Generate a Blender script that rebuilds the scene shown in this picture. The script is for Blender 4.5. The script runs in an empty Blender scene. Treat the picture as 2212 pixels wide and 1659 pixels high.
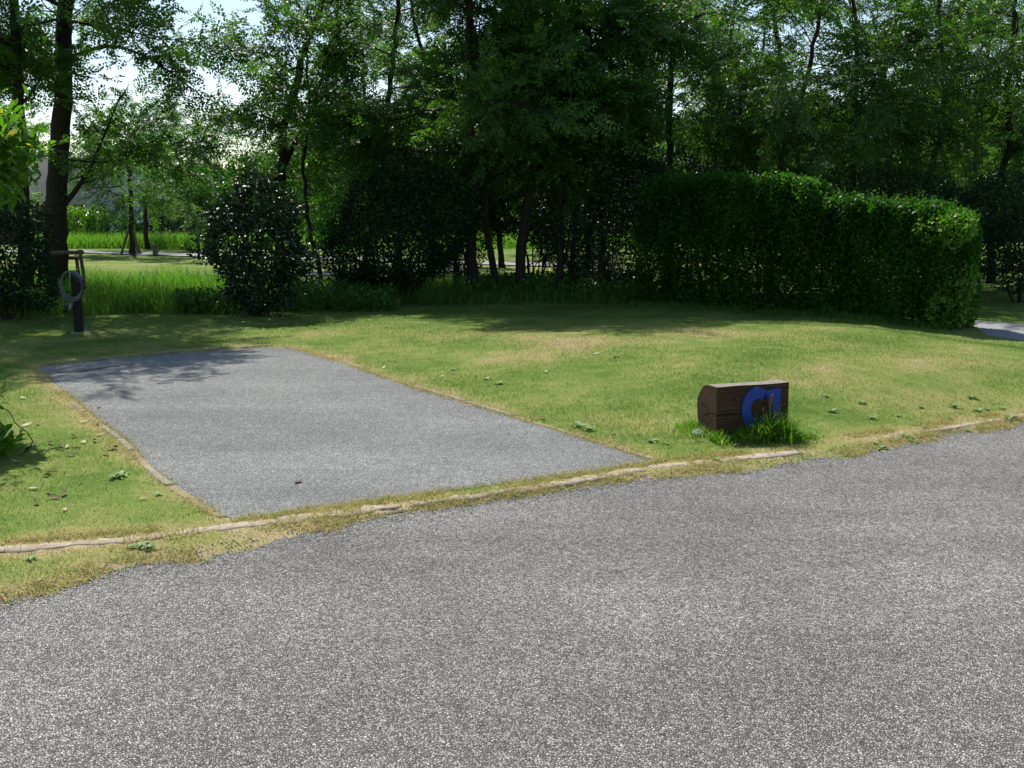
import bpy, math, random
import numpy as np
from mathutils import Vector, noise as mnoise

# ------------------------------------------------------------------ camera, sky, sun
SC = bpy.context.scene
COL = SC.collection
random.seed(5)
RNG = np.random.default_rng(11)

CAM_H, PITCH, FPX = 1.6, math.radians(9.6), 2300.0      # focal length in units of a 2212 px wide frame
cam_d = bpy.data.cameras.new('camera')
cam = bpy.data.objects.new('camera', cam_d)
COL.objects.link(cam)
cam.location = (0, 0, CAM_H)
cam.rotation_euler = (math.radians(90) - PITCH, 0, 0)
cam_d.sensor_width = 36.0
cam_d.lens = 36.0 * FPX / 2212.0
cam_d.clip_end = 3000
SC.camera = cam

SUN_EL, SUN_AZ = math.radians(53), math.radians(20)      # azimuth: to the left of straight ahead
w = bpy.data.worlds.new('World')
SC.world = w
w.use_nodes = True
nt = w.node_tree
sky = nt.nodes.new('ShaderNodeTexSky')
sky.sky_type = 'NISHITA'
sky.sun_disc = False
sky.sun_elevation = SUN_EL
sky.sun_rotation = -SUN_AZ
sky.air_density = 1.0
sky.dust_density = 0.65
sky.ozone_density = 1.0
nt.nodes['Background'].inputs['Strength'].default_value = 0.105
nt.links.new(sky.outputs['Color'], nt.nodes['Background'].inputs['Color'])

sd = bpy.data.lights.new('sun', 'SUN')
sd.energy = 4.9
sd.angle = math.radians(0.53)
sd.color = (1.0, 0.955, 0.88)
sun = bpy.data.objects.new('sun', sd)
COL.objects.link(sun)
SV = Vector((-math.sin(SUN_AZ) * math.cos(SUN_EL), math.cos(SUN_AZ) * math.cos(SUN_EL), math.sin(SUN_EL)))
sun.rotation_euler = SV.to_track_quat('Z', 'Y').to_euler()
sun.location = (-6, 10, 20)

SC.view_settings.view_transform = 'Standard'
SC.view_settings.look = 'None'
SC.view_settings.exposure = 0.5
SC.view_settings.gamma = 1.0
SC.render.engine = 'CYCLES'
SC.cycles.use_denoising = True
SC.cycles.denoiser = 'OPENIMAGEDENOISE'
SC.cycles.max_bounces = 6
SC.cycles.diffuse_bounces = 3
SC.cycles.glossy_bounces = 2
SC.cycles.transmission_bounces = 4
SC.cycles.sample_clamp_indirect = 4.0

# ------------------------------------------------------------------ layout helpers
CP, SP = math.cos(PITCH), math.sin(PITCH)
def ray(px, py):
    dx = (px - 1106.0) / FPX
    dy = (829.5 - py) / FPX
    return Vector((dx, CP + dy * SP, -SP + dy * CP))
def P(px, py, Y):
    d = ray(px, py)
    d = d * (Y / d.y)
    return Vector((d.x, d.y, d.z + CAM_H))
def G(px, py, z=0.0):
    d = ray(px, py)
    t = (z - CAM_H) / d.z
    return Vector((d.x * t, d.y * t, z))
def sstep(a, b, x):
    t = np.clip((np.asarray(x, float) - a) / (b - a), 0, 1)
    return t * t * (3 - 2 * t)

# ------------------------------------------------------------------ mesh helpers
def np_mesh(name, V, F, smooth=False):
    V = np.ascontiguousarray(V, dtype=np.float32)
    F = np.ascontiguousarray(F, dtype=np.int32)
    me = bpy.data.meshes.new(name)
    m, k = F.shape
    me.vertices.add(len(V)); me.vertices.foreach_set('co', V.ravel())
    me.loops.add(m * k); me.loops.foreach_set('vertex_index', F.ravel())
    me.polygons.add(m)
    me.polygons.foreach_set('loop_start', np.arange(0, m * k, k, dtype=np.int32))
    if smooth:
        me.polygons.foreach_set('use_smooth', np.ones(m, dtype=bool))
    me.update(calc_edges=True)
    return me
def link(name, me, mat=None, parent=None):
    o = bpy.data.objects.new(name, me)
    COL.objects.link(o)
    if mat is not None and me is not None and not me.materials:
        me.materials.append(mat)
    if parent is not None:
        o.parent = parent
    return o
def tag(o, label=None, cat=None, group=None, kind=None):
    if label: o['label'] = label
    if cat: o['category'] = cat
    if group: o['group'] = group
    if kind: o['kind'] = kind
    return o
def empty(name, loc, rz=0.0):
    o = bpy.data.objects.new(name, None)
    o.empty_display_size = 0.2
    COL.objects.link(o)
    o.location = loc
    o.rotation_euler = (0, 0, rz)
    return o
def local(V, loc):
    return np.asarray(V, float) - np.asarray(loc, float)

class Geo:
    """collects quad geometry"""
    def __init__(s): s.V = []; s.F = []; s.n = 0
    def add(s, V, F):
        V = np.asarray(V, float).reshape(-1, 3); F = np.asarray(F, int)
        s.V.append(V); s.F.append(F + s.n); s.n += len(V)
    def mesh(s, name, smooth=False, off=None):
        V = np.concatenate(s.V); F = np.concatenate(s.F)
        if off is not None: V = V - np.asarray(off, float)
        return np_mesh(name, V, F, smooth)

def tube(pts, radii, sides=8, caps=True):
    pts = np.asarray([tuple(p) for p in pts], float)
    n = len(pts)
    radii = np.broadcast_to(np.asarray(radii, float), (n,))
    tan = np.gradient(pts, axis=0)
    tan /= np.linalg.norm(tan, axis=1, keepdims=True) + 1e-9
    ref = np.array([0.0, 0.0, 1.0]) if abs(tan[0][2]) < 0.9 else np.array([1.0, 0.0, 0.0])
    V = []
    a = np.cross(tan[0], ref); a /= np.linalg.norm(a)
    ang = np.arange(sides) * 2 * math.pi / sides
    for i in range(n):
        a = a - tan[i] * np.dot(a, tan[i]); a /= np.linalg.norm(a) + 1e-9
        b = np.cross(tan[i], a)
        V.append(pts[i] + radii[i] * (np.cos(ang)[:, None] * a + np.sin(ang)[:, None] * b))
    V = np.concatenate(V)
    F = []
    for i in range(n - 1):
        for j in range(sides):
            k = (j + 1) % sides
            F.append((i * sides + j, i * sides + k, (i + 1) * sides + k, (i + 1) * sides + j))
    if caps:
        nv = len(V)
        V = np.concatenate([V, pts[:1], pts[-1:]])
        for j in range(0, sides, 2):
            F.append((nv, (j + 2) % sides, j + 1, j))
            e = (n - 1) * sides
            F.append((nv + 1, e + j, e + j + 1, e + (j + 2) % sides))
    return V, np.array(F)

def box(c, s, rot=None):
    V = np.array([[x, y, z] for x in (-.5, .5) for y in (-.5, .5) for z in (-.5, .5)]) * np.asarray(s, float)
    if rot is not None: V = V @ np.asarray(rot).T
    V = V + np.asarray(c, float)
    F = [(0, 1, 3, 2), (4, 6, 7, 5), (0, 4, 5, 1), (2, 3, 7, 6), (0, 2, 6, 4), (1, 5, 7, 3)]
    return V, np.array(F)

def norm(v):
    v = np.asarray(v, float)
    return v / (np.linalg.norm(v, axis=-1, keepdims=True) + 1e-9)

def place(pV, pF, pos, xd, nrm, scl):
    """copies of a small prototype (x along, z normal) -> big arrays"""
    pos = np.asarray(pos, float); xd = norm(xd); nrm = np.asarray(nrm, float)
    yd = norm(np.cross(nrm, xd)); zd = np.cross(xd, yd)
    scl = np.broadcast_to(np.asarray(scl, float).reshape(-1, 1, 1) if np.ndim(scl) else scl, (len(pos), 1, 1))
    V = (pV[None, :, 0:1] * xd[:, None] + pV[None, :, 1:2] * yd[:, None] + pV[None, :, 2:3] * zd[:, None]) * scl + pos[:, None]
    n, k = len(pos), len(pV)
    F = pF[None] + (np.arange(n) * k)[:, None, None]
    return V.reshape(-1, 3), F.reshape(-1, pF.shape[1])

def rand_unit(n, rng):
    return norm(rng.normal(size=(n, 3)))

def vnoise(p, s=1.0):
    return mnoise.noise(Vector(p) * s)

# ------------------------------------------------------------------ materials
def mat_new(name):
    m = bpy.data.materials.new(name)
    m.use_nodes = True
    t = m.node_tree
    for n in list(t.nodes): t.nodes.remove(n)
    out = t.nodes.new('ShaderNodeOutputMaterial')
    return m, t, out
def N(t, typ, **kw):
    n = t.nodes.new(typ)
    for k, v in kw.items(): setattr(n, k, v)
    return n
def ramp(t, stops):
    r = N(t, 'ShaderNodeValToRGB')
    e = r.color_ramp.elements
    while len(e) < len(stops): e.new(0.5)
    for el, (p, c) in zip(e, stops):
        el.position = p; el.color = (*c, 1.0)
    return r
def mix(t, fac, a, b, blend='MIX'):
    m = N(t, 'ShaderNodeMix', data_type='RGBA', blend_type=blend)
    for i, v in ((0, fac), (6, a), (7, b)):
        if hasattr(v, 'is_linked'): t.links.new(v, m.inputs[i])
        elif isinstance(v, (int, float)): m.inputs[i].default_value = v
        else: m.inputs[i].default_value = (*v, 1.0)
    return m.outputs[2]
def noise(t, co, scale, detail=3.0, rough=0.55):
    n = N(t, 'ShaderNodeTexNoise')
    n.inputs['Scale'].default_value = scale; n.inputs['Detail'].default_value = detail
    n.inputs['Roughness'].default_value = rough
    if co is not None: t.links.new(co, n.inputs['Vector'])
    return n
def math_n(t, op, a, b=None):
    m = N(t, 'ShaderNodeMath', operation=op)
    for i, v in ((0, a), (1, b)):
        if v is None: continue
        if hasattr(v, 'is_linked'): t.links.new(v, m.inputs[i])
        else: m.inputs[i].default_value = v
    return m.outputs[0]
def maprange(t, v, a, b, c=0.0, d=1.0):
    m = N(t, 'ShaderNodeMapRange')
    t.links.new(v, m.inputs[0])
    for i, q in ((1, a), (2, b), (3, c), (4, d)): m.inputs[i].default_value = q
    return m.outputs[0]
def bump(t, h, strength, dist):
    b = N(t, 'ShaderNodeBump')
    b.inputs['Strength'].default_value = strength; b.inputs['Distance'].default_value = dist
    t.links.new(h, b.inputs['Height'])
    return b.outputs[0]
def principled(t, out, col, rough=0.8, spec=0.3, nrm=None):
    p = N(t, 'ShaderNodeBsdfPrincipled')
    if hasattr(col, 'is_linked'): t.links.new(col, p.inputs['Base Color'])
    else: p.inputs['Base Color'].default_value = (*col, 1)
    if hasattr(rough, 'is_linked'): t.links.new(rough, p.inputs['Roughness'])
    else: p.inputs['Roughness'].default_value = rough
    p.inputs['Specular IOR Level'].default_value = spec
    if nrm is not None: t.links.new(nrm, p.inputs['Normal'])
    if out is not None: t.links.new(p.outputs[0], out.inputs['Surface'])
    return p

def foliage(name, dark, light, trans=0.35, rough=0.5, spec=0.3, tcol=None, old=None, clump=0.9):
    m, t, out = mat_new(name)
    g = N(t, 'ShaderNodeNewGeometry')
    n1 = noise(t, g.outputs['Position'], clump, 2.0)
    f = math_n(t, 'ADD', math_n(t, 'MULTIPLY', g.outputs['Random Per Island'], 0.55), maprange(t, n1.outputs['Fac'], 0.3, 0.7, 0.0, 0.45))
    col = mix(t, f, dark, light)
    if old:
        col = mix(t, math_n(t, 'GREATER_THAN', g.outputs['Random Per Island'], old[0]), col, old[1])
    p = principled(t, None, col, rough, spec)
    tr = N(t, 'ShaderNodeBsdfTranslucent')
    tc = mix(t, 1.0, col, tcol or (1.2, 1.5, 0.6), 'MULTIPLY')
    t.links.new(tc, tr.inputs['Color'])
    ms = N(t, 'ShaderNodeMixShader')
    ms.inputs[0].default_value = trans
    t.links.new(p.outputs[0], ms.inputs[1]); t.links.new(tr.outputs[0], ms.inputs[2])
    t.links.new(ms.outputs[0], out.inputs['Surface'])
    return m

def lawn_color(t, pos):
    """patchy mown turf: green, yellow-green and straw, drier where the attribute 'dry' says so"""
    a = N(t, 'ShaderNodeAttribute', attribute_name='dry')
    n1 = noise(t, pos, 0.75, 4.0, 0.6)
    n2 = noise(t, pos, 5.0, 3.0, 0.6)
    n3 = noise(t, pos, 38.0, 2.0, 0.6)
    f = math_n(t, 'ADD', math_n(t, 'MULTIPLY', n1.outputs['Fac'], 0.9), math_n(t, 'MULTIPLY', n2.outputs['Fac'], 0.45))
    f = math_n(t, 'ADD', f, math_n(t, 'MULTIPLY', n3.outputs['Fac'], 0.18))
    f = math_n(t, 'ADD', maprange(t, f, 0.585, 1.14), math_n(t, 'MULTIPLY', a.outputs['Fac'], 0.55))
    r = ramp(t, [(0.0, (0.11, 0.20, 0.028)), (0.33, (0.20, 0.275, 0.058)), (0.60, (0.315, 0.325, 0.102)), (0.85, (0.43, 0.36, 0.17)), (1.0, (0.52, 0.42, 0.23))])
    t.links.new(f, r.inputs[0])
    return r.outputs[0], n2, n3

def mat_ground():
    m, t, out = mat_new('turf_ground')
    g = N(t, 'ShaderNodeNewGeometry')
    c, n2, n3 = lawn_color(t, g.outputs['Position'])
    n4 = noise(t, g.outputs['Position'], 120.0, 2.0, 0.7)
    c = mix(t, maprange(t, n4.outputs['Fac'], 0.35, 0.7, 0.45, 1.1), (0.0, 0.0, 0.0), c)
    principled(t, out, c, 0.95, 0.1, bump(t, n4.outputs['Fac'], 0.6, 0.02))
    return m
def mat_lawn_blades():
    m, t, out = mat_new('lawn_blades')
    g = N(t, 'ShaderNodeNewGeometry')
    c, n2, n3 = lawn_color(t, g.outputs['Position'])
    c = mix(t, 1.0, c, mix(t, g.outputs['Random Per Island'], (0.75, 0.85, 0.7), (1.3, 1.22, 1.25)), 'MULTIPLY')
    p = principled(t, None, c, 0.6, 0.25)
    tr = N(t, 'ShaderNodeBsdfTranslucent'); t.links.new(c, tr.inputs['Color'])
    ms = N(t, 'ShaderNodeMixShader'); ms.inputs[0].default_value = 0.3
    t.links.new(p.outputs[0], ms.inputs[1]); t.links.new(tr.outputs[0], ms.inputs[2])
    t.links.new(ms.outputs[0], out.inputs['Surface'])
    return m

def mat_aggregate(name, scale, stops, tint, bump_d, patch, joint):
    """bound stone chippings: every cell one chip with its own tone, dark binder between"""
    m, t, out = mat_new(name)
    g = N(t, 'ShaderNodeNewGeometry')
    pos = g.outputs['Position']
    mp = N(t, 'ShaderNodeMapping'); t.links.new(pos, mp.inputs['Vector'])
    mp.inputs['Rotation'].default_value = (0, 0, 0.5)
    wob = noise(t, mp.outputs[0], scale * 0.8, 1.0)
    vv = N(t, 'ShaderNodeVectorMath', operation='ADD')
    sc = N(t, 'ShaderNodeVectorMath', operation='SCALE'); t.links.new(wob.outputs['Color'], sc.inputs[0]); sc.inputs['Scale'].default_value = 0.5 / scale
    t.links.new(mp.outputs[0], vv.inputs[0]); t.links.new(sc.outputs[0], vv.inputs[1])
    v = N(t, 'ShaderNodeTexVoronoi', feature='F1'); v.inputs['Scale'].default_value = scale
    t.links.new(vv.outputs[0], v.inputs['Vector'])
    v2 = N(t, 'ShaderNodeTexVoronoi', feature='DISTANCE_TO_EDGE'); v2.inputs['Scale'].default_value = scale
    t.links.new(vv.outputs[0], v2.inputs['Vector'])
    sp = N(t, 'ShaderNodeSeparateColor'); t.links.new(v.outputs['Color'], sp.inputs[0])
    r = ramp(t, stops); t.links.new(sp.outputs[0], r.inputs[0])
    c = mix(t, math_n(t, 'MULTIPLY', sp.outputs[1], 0.5), r.outputs[0], mix(t, 1.0, r.outputs[0], tint, 'MULTIPLY'))
    # broad uneven wear
    n1 = noise(t, pos, patch, 4.0, 0.6)
    c = mix(t, 1.0, c, mix(t, maprange(t, n1.outputs['Fac'], 0.3, 0.7), (0.76, 0.76, 0.765), (1.13, 1.13, 1.12)), 'MULTIPLY')
    n2 = noise(t, pos, 9.0, 3.0, 0.65)
    c = mix(t, 1.0, c, mix(t, maprange(t, n2.outputs['Fac'], 0.3, 0.7), (0.88, 0.88, 0.88), (1.10, 1.10, 1.10)), 'MULTIPLY')
    mw = N(t, 'ShaderNodeMapping'); t.links.new(pos, mw.inputs['Vector'])
    mw.inputs['Rotation'].default_value = (0, 0, -0.52); mw.inputs['Scale'].default_value = (0.16, 1.3, 1.0)
    n5 = noise(t, mw.outputs[0], 1.0, 4.0, 0.6)
    c = mix(t, 1.0, c, mix(t, maprange(t, n5.outputs['Fac'], 0.32, 0.68), (0.84, 0.84, 0.85), (1.10, 1.10, 1.09)), 'MULTIPLY')
    n6 = noise(t, pos, 26.0, 2.0, 0.6)
    c = mix(t, 1.0, c, mix(t, maprange(t, n6.outputs['Fac'], 0.3, 0.7), (0.88, 0.875, 0.86), (1.10, 1.10, 1.10)), 'MULTIPLY')
    edge = maprange(t, v2.outputs['Distance'], 0.0, 0.16)
    # some chips are missing: binder shows
    miss = maprange(t, sp.outputs[2], 0.86, 0.90)
    edge = math_n(t, 'MULTIPLY', edge, math_n(t, 'SUBTRACT', 1.0, math_n(t, 'MULTIPLY', miss, 0.75)))
    c = mix(t, maprange(t, edge, 0.0, 1.0, joint, 1.0), (0.03, 0.03, 0.032), c)
    h = math_n(t, 'ADD', edge, math_n(t, 'MULTIPLY', sp.outputs[2], 0.6))
    principled(t, out, c, 0.85, 0.15, bump(t, h, 1.0, bump_d))
    return m

def mat_simple(name, c1, c2, scale, rough=0.8, spec=0.3, bd=0.004, stretch=None, detail=4.0):
    m, t, out = mat_new(name)
    tc = N(t, 'ShaderNodeTexCoord')
    co = tc.outputs['Object']
    if stretch:
        mp = N(t, 'ShaderNodeMapping'); t.links.new(co, mp.inputs['Vector']); mp.inputs['Scale'].default_value = stretch
        co = mp.outputs[0]
    n = noise(t, co, scale, detail, 0.65)
    c = mix(t, maprange(t, n.outputs['Fac'], 0.3, 0.7), c1, c2)
    principled(t, out, c, rough, spec, bump(t, n.outputs['Fac'], 0.8, bd) if bd else None)
    return m

M = {}
M['ground'] = mat_ground()
M['lawn'] = mat_lawn_blades()
M['road'] = mat_aggregate('road_aggregate', 122.0, [(0.0, (0.15, 0.149, 0.143)), (0.3, (0.275, 0.273, 0.262)), (0.7, (0.395, 0.392, 0.375)), (0.95, (0.49, 0.486, 0.462)), (1.0, (0.60, 0.59, 0.56))], (1.12, 1.0, 0.93), 0.0042, 0.7, 0.14)
M['pad'] = mat_aggregate('pad_aggregate', 150.0, [(0.0, (0.16, 0.164, 0.157)), (0.4, (0.31, 0.316, 0.302)), (0.8, (0.44, 0.444, 0.425)), (1.0, (0.64, 0.64, 0.61))], (0.95, 1.0, 1.04), 0.003, 0.6, 0.25)
M['farroad'] = mat_simple('far_road_asphalt', (0.20, 0.20, 0.205), (0.27, 0.27, 0.27), 30.0, 0.85, 0.3, 0.004)
M['kerb'] = mat_simple('kerb_mortar', (0.26, 0.21, 0.155), (0.46, 0.395, 0.31), 26.0, 0.95, 0.1, 0.02, None, 6.0)
M['edging'] = mat_simple('edging_concrete', (0.22, 0.195, 0.145), (0.32, 0.29, 0.22), 14.0, 0.9, 0.15, 0.006, None, 6.0)
M['soil'] = mat_simple('sandy_soil', (0.20, 0.165, 0.09), (0.33, 0.275, 0.155), 9.0, 0.95, 0.1, 0.01)
M['bark'] = mat_simple('locust_bark', (0.022, 0.017, 0.013), (0.070, 0.057, 0.043), 9.0, 0.95, 0.1, 0.03, (6, 6, 1.0))
M['twig'] = mat_simple('twig_bark', (0.035, 0.026, 0.018), (0.085, 0.065, 0.045), 20.0, 0.9, 0.1, 0.0)
M['locust'] = foliage('locust_leaves', (0.028, 0.078, 0.017), (0.088, 0.185, 0.034), 0.47, 0.45, 0.35, (1.3, 1.5, 0.55), (0.992, (0.24, 0.24, 0.04)))
M['locust2'] = foliage('locust_leaves_back', (0.040, 0.095, 0.022), (0.110, 0.215, 0.044), 0.47, 0.5, 0.3, (1.3, 1.5, 0.55))
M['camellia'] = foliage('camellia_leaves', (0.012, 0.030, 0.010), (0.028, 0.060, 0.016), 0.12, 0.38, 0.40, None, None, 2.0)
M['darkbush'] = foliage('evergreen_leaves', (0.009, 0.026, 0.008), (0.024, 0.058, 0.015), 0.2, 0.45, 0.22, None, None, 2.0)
M['hedge'] = foliage('hedge_leaves', (0.010, 0.042, 0.005), (0.060, 0.18, 0.014), 0.5, 0.45, 0.25, None, (0.99, (0.25, 0.2, 0.04)), 1.5)
M['laurel'] = foliage('bright_shrub_leaves', (0.060, 0.155, 0.012), (0.135, 0.26, 0.022), 0.45, 0.25, 0.5, None, (0.985, (0.35, 0.3, 0.05)), 2.5)
M['tallgrass'] = foliage('tall_grass_blades', (0.060, 0.15, 0.018), (0.20, 0.36, 0.055), 0.5, 0.4, 0.35, None, (0.96, (0.30, 0.26, 0.10)), 1.2)
M['weed'] = foliage('weed_leaves', (0.10, 0.19, 0.055), (0.24, 0.34, 0.13), 0.3, 0.55, 0.3, None, None, 3.0)
M['cover'] = foliage('ground_cover_leaves', (0.040, 0.11, 0.018), (0.10, 0.21, 0.040), 0.35, 0.6, 0.15, None, None, 2.0)
M['tuft'] = foliage('tuft_blades', (0.050, 0.14, 0.010), (0.17, 0.32, 0.035), 0.45, 0.4, 0.3, None, (0.90, (0.40, 0.34, 0.13)), 4.0)
M['drygrass'] = foliage('dry_grass_blades', (0.36, 0.33, 0.12), (0.58, 0.46, 0.23), 0.5, 0.7, 0.1, (1.1, 1.05, 0.85), (0.72, (0.20, 0.30, 0.06)), 3.0)
M['dryleaf'] = foliage('dry_leaf', (0.30, 0.20, 0.10), (0.62, 0.50, 0.34), 0.2, 0.6, 0.3, (1.0, 0.9, 0.7), None, 3.0)

# ------------------------------------------------------------------ ground plan (metres, from the photograph)
PAD_PX = [(500, 1122), (1425, 1000), (1240, 942), (900, 840), (745, 788), (640, 755), (600, 749), (480, 755), (300, 770), (140, 786), (82, 792), (110, 822), (180, 880), (270, 950), (350, 1030), (440, 1090)]
PAD = np.array([G(*p)[:2] for p in PAD_PX])
KERB_PX = [(-700, 1250), (-300, 1222), (0, 1194), (180, 1182), (330, 1168), (480, 1146), (640, 1128), (800, 1106), (1000, 1079), (1150, 1058), (1300, 1034), (1420, 1013), (1560, 1000), (1700, 984), (1900, 950), (2060, 926), (2212, 902), (2500, 866), (2900, 830)]
KERB = np.array([G(*p)[:2] for p in KERB_PX])
EDGE_PX = [(-900, 1420), (-300, 1350), (0, 1303), (100, 1282), (160, 1262), (215, 1248), (240, 1222), (330, 1216), (440, 1214), (490, 1192), (560, 1176), (620, 1160), (735, 1146), (760, 1124), (880, 1108), (1000, 1090), (1120, 1074), (1250, 1054), (1340, 1040), (1430, 1032), (1540, 1024), (1640, 1018), (1700, 1004), (1790, 990), (1850, 984), (1910, 964), (1990, 956), (2040, 938), (2120, 934), (2212, 916), (2500, 880), (2900, 842)]
EDGE = np.array([G(*p)[:2] for p in EDGE_PX])
def ragged(line, step, amp):
    seg = np.hypot(*np.diff(line, axis=0).T); q = np.concatenate([[0], np.cumsum(seg)])
    t = np.arange(0, q[-1], step)
    l = np.column_stack([np.interp(t, q, line[:, 0]), np.interp(t, q, line[:, 1])])
    off = np.array([amp * (1.0 * vnoise((x, y, 4.0), 3.0) + 0.8 * vnoise((x, y, 9.0), 9.0) + 0.5 * vnoise((x, y, 2.0), 22.0)) for x, y in l])
    tn = norm(np.gradient(l, axis=0))
    return l + np.column_stack([-tn[:, 1], tn[:, 0]]) * off[:, None]
EDGE0 = EDGE.copy()
EDGE = np.concatenate([EDGE[:2], ragged(EDGE[2:-1], 0.04, 0.075), EDGE[-1:]])
ROAD = np.concatenate([EDGE, np.array([[26, 2], [26, -14], [-14, -14], [-14, EDGE[0][1]]])])
SIDE_PX = [(2085, 690), (2212, 700), (2500, 722), (2900, 760), (3300, 800), (3300, 872), (2700, 796), (2212, 736), (2130, 724)]
SIDE = np.array([G(*p)[:2] for p in SIDE_PX])
FAR_PX = [(-200, 541), (160, 543), (400, 550), (640, 556), (760, 558), (1000, 566), (1300, 574), (1300, 582), (1000, 573), (760, 566), (640, 563), (400, 556), (160, 548), (-200, 546)]
FAR = np.array([G(*p)[:2] for p in FAR_PX])
FAR2_PX = [(380, 594), (640, 591), (745, 590), (1000, 583), (1000, 589), (745, 597), (640, 599), (420, 600)]
FAR2 = np.array([G(*p)[:2] for p in FAR2_PX])

def sdf(poly, p):
    """signed distance, negative inside"""
    p = np.asarray(p, float)
    d = np.full(len(p), 1e9); inside = np.zeros(len(p), bool)
    n = len(poly)
    for i in range(n):
        a, b = poly[i], poly[(i + 1) % n]
        e = b - a; q = p - a
        h = np.clip((q @ e) / (e @ e + 1e-12), 0, 1)
        d = np.minimum(d, np.hypot(q[:, 0] - h * e[0], q[:, 1] - h * e[1]))
        c = (a[1] > p[:, 1]) != (b[1] > p[:, 1])
        xi = (b[0] - a[0]) * (p[:, 1] - a[1]) / (b[1] - a[1] + 1e-12) + a[0]
        inside ^= c & (p[:, 0] < xi)
    return np.where(inside, -d, d)
def line_dist(line, p):
    p = np.asarray(p, float); d = np.full(len(p), 1e9)
    for a, b in zip(line[:-1], line[1:]):
        e = b - a; q = p - a
        h = np.clip((q @ e) / (e @ e + 1e-12), 0, 1)
        d = np.minimum(d, np.hypot(q[:, 0] - h * e[0], q[:, 1] - h * e[1]))
    return d
def paved(p):
    return np.minimum(np.minimum(sdf(PAD, p), sdf(ROAD, p)), sdf(SIDE, p))
def gz(p):
    p = np.atleast_2d(np.asarray(p, float))[:, :2]
    d = paved(p)
    x, y = p[:, 0], p[:, 1]
    z = -0.035 + 0.050 * sstep(-0.20, 0.14, d)
    # gentle mound to the right of the pad, small unevenness everywhere
    z += 0.20 * sstep(0.15, 1.9, d) * np.exp(-((x - 2.4) / 3.4) ** 2 - ((y - 10.8) / 3.4) ** 2)
    z += 0.018 * sstep(0.2, 1.2, d) * (np.sin(x * 1.7 + 0.6 * y) * np.sin(y * 1.3 - 0.4 * x) + 0.5 * np.sin(3.1 * x + 1) * np.sin(2.7 * y)) * (1 - sstep(22, 28, y))
    z -= 0.6 * sstep(41, 54, y)
    return z
def gzz(x, y): return float(gz([[x, y]])[0])
def onground(px, py):
    g = G(px, py); z = gzz(g.x, g.y)
    for _ in range(3):
        g = G(px, py, z); z = gzz(g.x, g.y)
    return Vector((g.x, g.y, z))

# ground sheet to the horizon
xs = np.unique(np.concatenate([[-900, -500, -250, -120, -70, -45, -30, -22], np.arange(-16, -9, 0.5), np.arange(-9, 10, 0.1), np.arange(10, 16, 0.5), [22, 30, 45, 70, 120, 250, 500, 900]]))
ys = np.unique(np.concatenate([[-900, -300, -100, -40, -15, -5, 0], np.arange(1, 4, 0.5), np.arange(4, 16, 0.1), np.arange(16, 24, 0.4), np.arange(24, 60, 2.0), [70, 90, 130, 200, 350, 600, 1200]]))
X, Y = np.meshgrid(xs, ys)
gp = np.stack([X.ravel(), Y.ravel()], 1)
Z = gz(gp)
nx = len(xs)
ii = (np.arange(len(ys) - 1)[:, None] * nx + np.arange(nx - 1)[None]).ravel()
me = np_mesh('ground', np.column_stack([gp, Z]), np.stack([ii, ii + 1, ii + nx + 1, ii + nx], 1), True)
def dryness(p):
    p = np.asarray(p, float)
    dk = line_dist(KERB, p); dp = np.abs(sdf(PAD, p)); dr = sdf(ROAD, p)
    verge = (1 - sstep(0.0, 0.45, dr)) * 0.9
    d = np.maximum(verge, (1 - sstep(0.02, 0.35, dk)) * 0.8)
    d = np.maximum(d, (1 - sstep(0.0, 0.28, dp)) * 0.75)
    # trodden straw-coloured area in the middle of the plot, greener strip beside the pad
    d += 0.55 * np.exp(-((p[:, 0] - 1.0) / 2.2) ** 2 - ((p[:, 1] - 11.4) / 1.2) ** 2)
    d += 0.30 * np.exp(-((p[:, 0] - 2.8) / 2.2) ** 2 - ((p[:, 1] - 8.8) / 0.9) ** 2)
    d -= 0.30 * np.exp(-((p[:, 0] - 0.2) / 1.0) ** 2 - ((p[:, 1] - 8.8) / 0.9) ** 2)
    d -= 0.25 * sstep(13.0, 15.0, p[:, 1])
    d += 0.5 * sstep(25.0, 27.0, p[:, 1]) * (1 - sstep(29.0, 31.0, p[:, 1]))
    d += 0.06 * (1 - sstep(-3.2, -1.8, p[:, 0])) * (1 - sstep(9.5, 11.0, p[:, 1]))
    d += 0.22 * np.sin(p[:, 0] * 2.9 + 1.3 * np.sin(p[:, 1] * 1.7)) * np.sin(p[:, 1] * 2.3 + 1.1 * np.sin(p[:, 0] * 1.9)) * (1 - sstep(13, 15, p[:, 1]))
    return np.clip(d, -0.5, 1.2)
def add_attr(me, name, vals):
    a = me.attributes.new(name, 'FLOAT', 'POINT')
    a.data.foreach_set('value', np.ascontiguousarray(vals, dtype=np.float32))
add_attr(me, 'dry', dryness(gp))
tag(link('ground', me, M['ground']), kind='structure')

def sheet(name, poly, z, mat, jitter=0.0, rng=RNG):
    import bmesh
    bm = bmesh.new()
    vs = [bm.verts.new((x, y, z)) for x, y in poly]
    f = bm.faces.new(vs)
    bmesh.ops.triangulate(bm, faces=[f])
    bmesh.ops.recalc_face_normals(bm, faces=bm.faces)
    for f in bm.faces:
        if f.normal.z < 0: f.normal_flip()
    me = bpy.data.meshes.new(name); bm.to_mesh(me); bm.free()
    return tag(link(name, me, mat), kind='structure')
sheet('road', ROAD, 0.0, M['road'])
sheet('parking_pad', PAD, 0.0, M['pad'])
sheet('side_road', SIDE, 0.0, M['farroad'])
sheet('far_road', FAR, 0.045, M['farroad'])
sheet('far_path', FAR2, 0.045, M['farroad'])

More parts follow.
